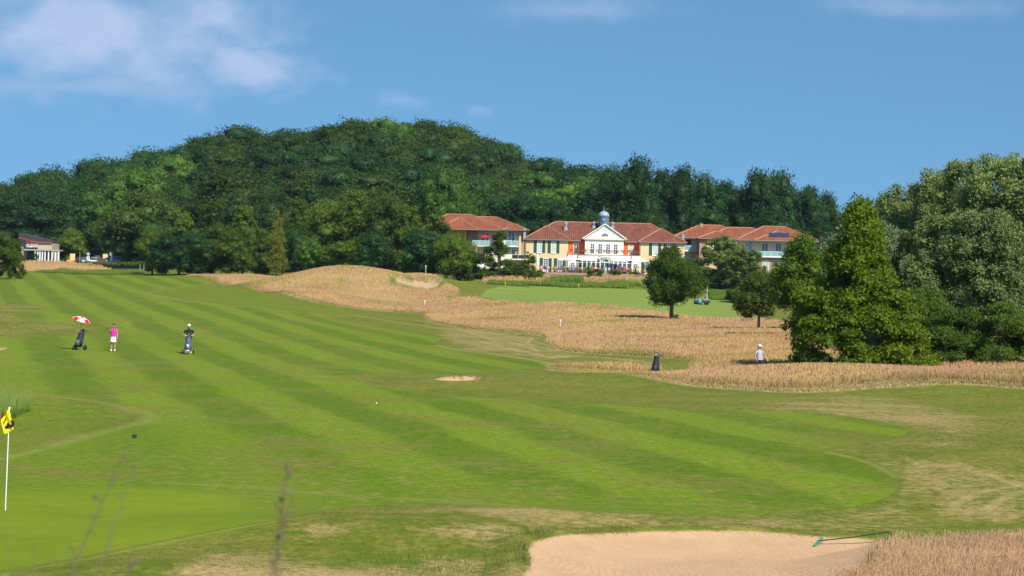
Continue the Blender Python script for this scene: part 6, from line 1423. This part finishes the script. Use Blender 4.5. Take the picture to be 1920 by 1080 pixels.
    if skirt: l_.tube([V(0, 0, .98), V(0, 0, .90), V(0, -.01, .58)], [.150*k, .175*k, .215*k], 18); l_.ell(V(0, 0, .93), (.17*k, .13*k, .1*k), 12, 8)
    else:
        l_.ell(V(0, 0, .94), (.178*k*W, .130*k*W, .12*k), 14, 10)
        for i, sx in enumerate((-1, 1)):
            hp = V(sx*.09, 0, .90); full = [hp, hp.lerp(knees[i], .55), knees[i]]
            l_.tube(full if low_len <= .55 else full+[knees[i].lerp(ank[i], .5), ank[i]+V(0, 0, .01)], ([.112*k, .102*k, .090*k] if low_len <= .55 else [.112*k, .100*k, .078*k, .070*k, .060*k]), 12)
    lo = l_.build('skirt' if skirt else 'trousers', cloth(lname, lower), e, True); remesh(lo, .011, 2)
    for i, sx in enumerate((-1, 1)):
        f_ = MB(); a_ = ank[i]; f_.tube([a_+V(0, .045, -.045), a_+V(0, -.04, -.045), a_+V(sx*.012, -.15, -.058), a_+V(sx*.012, -.18, -.062)], [.045*k, .05*k, .042*k, .025*k], 10); f_.tube([a_+V(0, .01, -.05), a_+V(0, .01, .0)], [.05*k, .045*k], 10)
        f_.build('shoe', mat('shoe_'+sname, shoes, .6, .05), e, True)
    h_ = MB(); h_.ell(hc+Rh@V(0, .022, .045), (.093*k, .108*k, .104*k), 14, 10)
    if fem: h_.ell(hc+Rh@V(0, .04, -.02), (.082*k, .075*k, .09*k), 12, 8)
    ho = h_.build('hair', hair, e, True)
    if cap_:
        mc = mat('cap_'+sname, cap_, .7, .04)
        c_ = MB()
        for i_ in range(1): c_.ell(hc+Rh@V(0, .012, .062), (.100*k, .122*k, .098*k), 16, 10)
        co_ = c_.build('cap', mc, e, True); pk = MB()
        pk.add([tuple(hc+Rh@V(.075*math.cos(t), -.09-(.075*math.sin(t)), zz)) for zz in (.045, .030) for t in np.linspace(0, math.pi, 9)], [tuple(range(9)), tuple(range(17, 8, -1))]+[(i_, i_+9, i_+10, i_+1) for i_ in range(8)]).build('cap_peak', mc, co_)
    if glasses: MB().tube([hc+Rh@V(-.07, -.075, .018), hc+Rh@V(-.035, -.102, .018), hc+Rh@V(0, -.108, .02), hc+Rh@V(.035, -.102, .018), hc+Rh@V(.07, -.075, .018)], .017*k, 8).build('sunglasses', mat('glasses_'+sname, glasses, .2, .02), e, True)
    ey = MB()
    if not glasses:
        for sx in (-1, 1): ey.ell(hc+Rh@V(sx*.032, -.088, .012), (.012*k, .008*k, .007*k), 8, 6)
        ey.build('eyes', M_DARK, e, True)
    MB().tube([hc+Rh@V(-.022, -.093, -.055), hc+Rh@V(0, -.099, -.056), hc+Rh@V(.022, -.093, -.055)], .006*k, 6).build('mouth', mat('lips', (.35, .10, .08), .6, .05), e, True)
    if glovemat is not None:
        i_, gm = glovemat; wr = arms[i_][2]; el = arms[i_][1]; hd = (wr-el).normalized(); gb = MB(); gb.ell(wr+hd*.055, (.043, .04, .062), 10, 8); gb.build('glove', gm, e, True)
    return e
q = at(212, 658); V3 = Vector
w1 = person(tuple(q), R(4), 'woman in bright pink sleeveless top and white skirt holding a club across her shoulder', 1.66, True, (.85, .02, .36), 'pink', (.72, .72, .74), 'white', shoes=(.75, .75, .75), skirt=True, sleeves=0,
       armR=dict(el=V3((-.25, .02, 1.10)), wr=V3((-.17, -.14, 1.26)), hd=V3((.1, -.1, 1)), palm=V3((0, -1, .2)), curl=1.0), armL=dict(el=V3((.25, .03, 1.06)), wr=V3((.24, -.06, .83))), feet=((-.12, -.04), (.10, .0)), glasses=(.55, .45, .42), glovemat=(1, mat('glove_blue', (.10, .22, .34), .6, .1)))
cb = empty('golf_club', tuple(q), R(4), 'golf club lying across the shoulders of the woman in pink', 'golf club')
MB().tube([(-.36, .08, 1.40), (-.10, .13, 1.42), (.42, .10, 1.47)], .008, 6).build('shaft', M_DARK, cb); MB().ell((.46, .10, 1.47), (.07, .03, .03), 8, 6).build('head', mat('club_red', (.35, .02, .05), .5, .1), cb, True); MB().ell((-.38, .08, 1.39), (.035, .03, .05), 8, 6).build('grip_end', M_DARK, cb, True)
cb = empty('golf_club', tuple(q), R(4), 'golf club pointing down from the gloved left hand of the woman in pink', 'golf club')
MB().tube([(.25, -.08, .78), (.33, -.10, .66), (.40, -.12, .52)], .009, 6).build('shaft', M_DARK, cb); MB().ell((.41, -.12, .50), (.03, .03, .045), 8, 6).build('head', M_DARK, cb, True)
q = at(352.5, 664)
trolley('golf_trolley', tuple(q), R(2), 'blue and white golf bag on a trolley pushed by the man in black', (.05, .09, .13), (.08, .14, .19), front_white=True)
m1 = person((q.x*(q.y+.95)/q.y+.03, q.y+.95, hz(q.x, q.y+.95)), 0, 'man in black polo shirt, white cap and red shorts pushing a golf trolley', 1.80, False, (.010, .013, .016), 'black', (.50, .012, .03), 'red', low_len=.5, shoes=(.5, .5, .5), cap_=(.78, .78, .80), sleeves=.62,
       armR=dict(el=V3((-.33, -.02, 1.14)), wr=V3((-.16, -.33, 1.10)), hd=V3((.3, -1, 0)), palm=V3((.2, 0, -1)), curl=.9), armL=dict(el=V3((.33, -.02, 1.14)), wr=V3((.16, -.33, 1.10)), hd=V3((-.3, -1, 0)), palm=V3((-.2, 0, -1)), curl=.9), feet=((-.12, -.12), (.12, .15)), glovemat=(0, mat('glove_white', (.75, .75, .75), .6, .05)), waist=1.12)
x_ = px_x(1427, 114.0); m2 = person((x_, 114.0, hz(x_, 114.0)), R(28), 'man in light grey polo shirt and white cap walking through the tan grass', 1.78, False, (.36, .37, .43), 'lightgrey', (.018, .022, .045), 'navy', low_len=.5, shoes=(.5, .5, .5), cap_=(.78, .78, .80), sleeves=.55, head_rz=R(30),
       armR=dict(el=V3((-.30, .02, 1.12)), wr=V3((-.27, -.12, .88))), armL=dict(el=V3((.31, .0, 1.14)), wr=V3((.40, -.2, .93))), feet=((-.1, .18), (.1, -.22)), glovemat=(1, mat('glove_white', (.75, .75, .75), .6, .05)), waist=1.15)
x_ = px_x(1233, 113.5); trolley('golf_bag', (x_, 113.5, hz(x_, 113.5)+.02), R(-20), 'dark navy golf bag standing alone in the tan grass left of the walking man', (.014, .016, .028), (.03, .03, .05), bag_only=True)
# buggy on the far fairway
q = at(1316, 571.5); bg2 = empty('golf_buggy', tuple(q), R(-78), 'dark open golf buggy half hidden behind the lone maple on the far fairway', 'golf buggy'); M_BUG = mat('buggy_paint', (.02, .035, .06), .35, .1, spec=.5)
MB().prism([(-1.15, .28), (-1.2, .62), (-.75, .72), (-.45, .42), (.25, .42), (.35, .70), (1.1, .72), (1.15, .30)], -.55, .55, 'x').build('body', M_BUG, bg2)
MB().box(-.5, .5, .15, .55, .72, .84).build('seat', M_CURT, bg2); MB().box(-.5, .5, .55, .66, .80, 1.25).build('backrest', M_CURT, bg2)
for sx in (-1, 1):
    for y_ in (-.8, .75): MB().lathe([(.20, -.09), (.23, -.06), (.23, .06), (.20, .09)], (sx*.55, y_, .23), 14, 'x').build('wheel', M_TYRE, bg2)
MB().tube([(-.2, -.35, .6), (-.2, -.12, .95)], .02, 6).lathe([(.17, -.01), (.17, .01)], (-.2, -.12, .96), 12).build('steering_wheel', M_DARK, bg2)
def g2(x_, y_, z_, me, c_, cn, lab, rz=0):
    e = empty('person', (x_, y_, z_), rz, lab, 'person')
    for nm, m__, mt in (('body', me[0], M_SKIN), ('shirt', me[1], cloth(cn, c_)), ('hair', me[2], cloth('cap_'+cn, (.05, .45, .40)))):
        o = bpy.data.objects.new(nm, m__); col.objects.link(o); o.parent = e; o.material_slots[0].link = 'OBJECT'; o.material_slots[0].material = mt
g2(px_x(1323.5, q.y), q.y+.0, q.z+.28, GM[1], (.07, .08, .16), 'slate', 'driver in dark shirt and teal cap seated in the golf buggy', R(-78))
g2(px_x(1303, q.y), q.y-.3, q.z, GS_, (.03, .05, .09), 'darknavy', 'golfer in dark clothes standing left of the golf buggy under the maple', R(-30))
e = trolley('golf_bag', (px_x(1312, q.y-.6), q.y-.6, q.z), R(40), 'small bright blue golf bag standing by the golf buggy', (.02, .30, .55), (.03, .35, .6), bag_only=True)

# ------------------------------------------------------------------ weeds close to the camera
M_WEED = mat('weed_dry', (.15, .115, .06), .85, .25, 30)
def weed(px_top, py_top, D, px_bot, label, seed, n_side=9, thick=1.0):
    thick *= .78
    r = random.Random(seed); tp = im3(px_top, py_top, D); bt = im3(px_bot, 1130, D); gz = hz(bt.x, D); dv = (bt-tp); k = (tp.z-gz)/(tp.z-bt.z); root = tp+dv*k; root.z = gz
    e = empty('weed', tuple(root), 0, label, 'weed'); rel = tp-root; cv_ = Vector((r.uniform(-.03, .03), 0, 0)); pts = [rel*f+cv_*math.sin(math.pi*f) for f in (0, .25, .5, .75, 1)]
    MB().tube(pts, [.0035*thick, .003*thick, .0026*thick, .002*thick, .001*thick], 6).build('stem', M_WEED, e)
    m_ = MB(); s2 = MB()
    for k_ in range(int(n_side*1.5)):
        f = .72+.28*k_/(n_side*1.5); b_ = rel*f+cv_*math.sin(math.pi*f); dr_ = Vector((r.uniform(-1, 1), r.uniform(-1, 1), r.uniform(.4, 1.2))).normalized(); ln = .085*(1.08-f)*2.2*r.uniform(.4, 1); m_.tube([b_, b_+dr_*ln*.6, b_+dr_*ln+Vector((0, 0, -ln*.1))], [.0015*thick, .0012*thick, .0008], 4)
        for q_ in range(7): c_ = b_+dr_*ln*(.25+.11*q_)+Vector((r.gauss(0, .004), r.gauss(0, .004), r.gauss(0, .004))); s2.ell(c_, (.0019*thick, .0019*thick, .0036*thick), 5, 4)
    m_.v, m_.f = m_.v, m_.f; s2o = m_.tube([rel*f_+cv_*math.sin(math.pi*f_) for f_ in (.70, .8, .9, 1.0)], [.0028*thick, .0024*thick, .0018*thick, .001*thick], 5).add(s2.v, s2.f).build('seed_head', M_WEED, e)
for a in [(240, 835, 3.3, 120, 'out of focus dry weed leaning right close to the camera, left of the marker box', 1, 10, 1.0), (272, 822, 3.5, 150, 'thin out of focus dry stem leaning right beside the tall leaning weed', 2, 6, .7), (541, 862, 3.3, 520, 'upright out of focus dark seed head close to the camera', 3, 22, 1.1),
          (560, 890, 3.4, 500, 'second upright out of focus stem beside the dark seed head', 4, 8, .8), (262, 1030, 3.2, 200, 'short out of focus seed head near the bottom edge', 5, 10, 1.2), (455, 985, 3.2, 380, 'faint thin out of focus stem between the two tall weeds', 6, 5, .6),
          (6, 985, 3.1, 40, 'faint out of focus stem at the bottom left corner', 7, 5, .7), (60, 1010, 3.1, 70, 'faint short out of focus stem near the bottom left corner', 8, 4, .7)]: weed(*a)

# ------------------------------------------------------------------ air
hzm = bpy.data.materials.new('haze'); hzm.use_nodes = True; t = NT(hzm.node_tree); t.n.clear()
pv = t.new('ShaderNodeVolumePrincipled'); pv.inputs['Color'].default_value = (.62, .80, 1.0, 1); pv.inputs['Density'].default_value = .00004
t.l.new(pv.outputs[0], t.new('ShaderNodeOutputMaterial').inputs['Volume'])
hb = MB().box(-9000, 9000, -60, 9100, -3.0, 75.0).build('haze', hzm, None); tag(hb, kind='stuff')
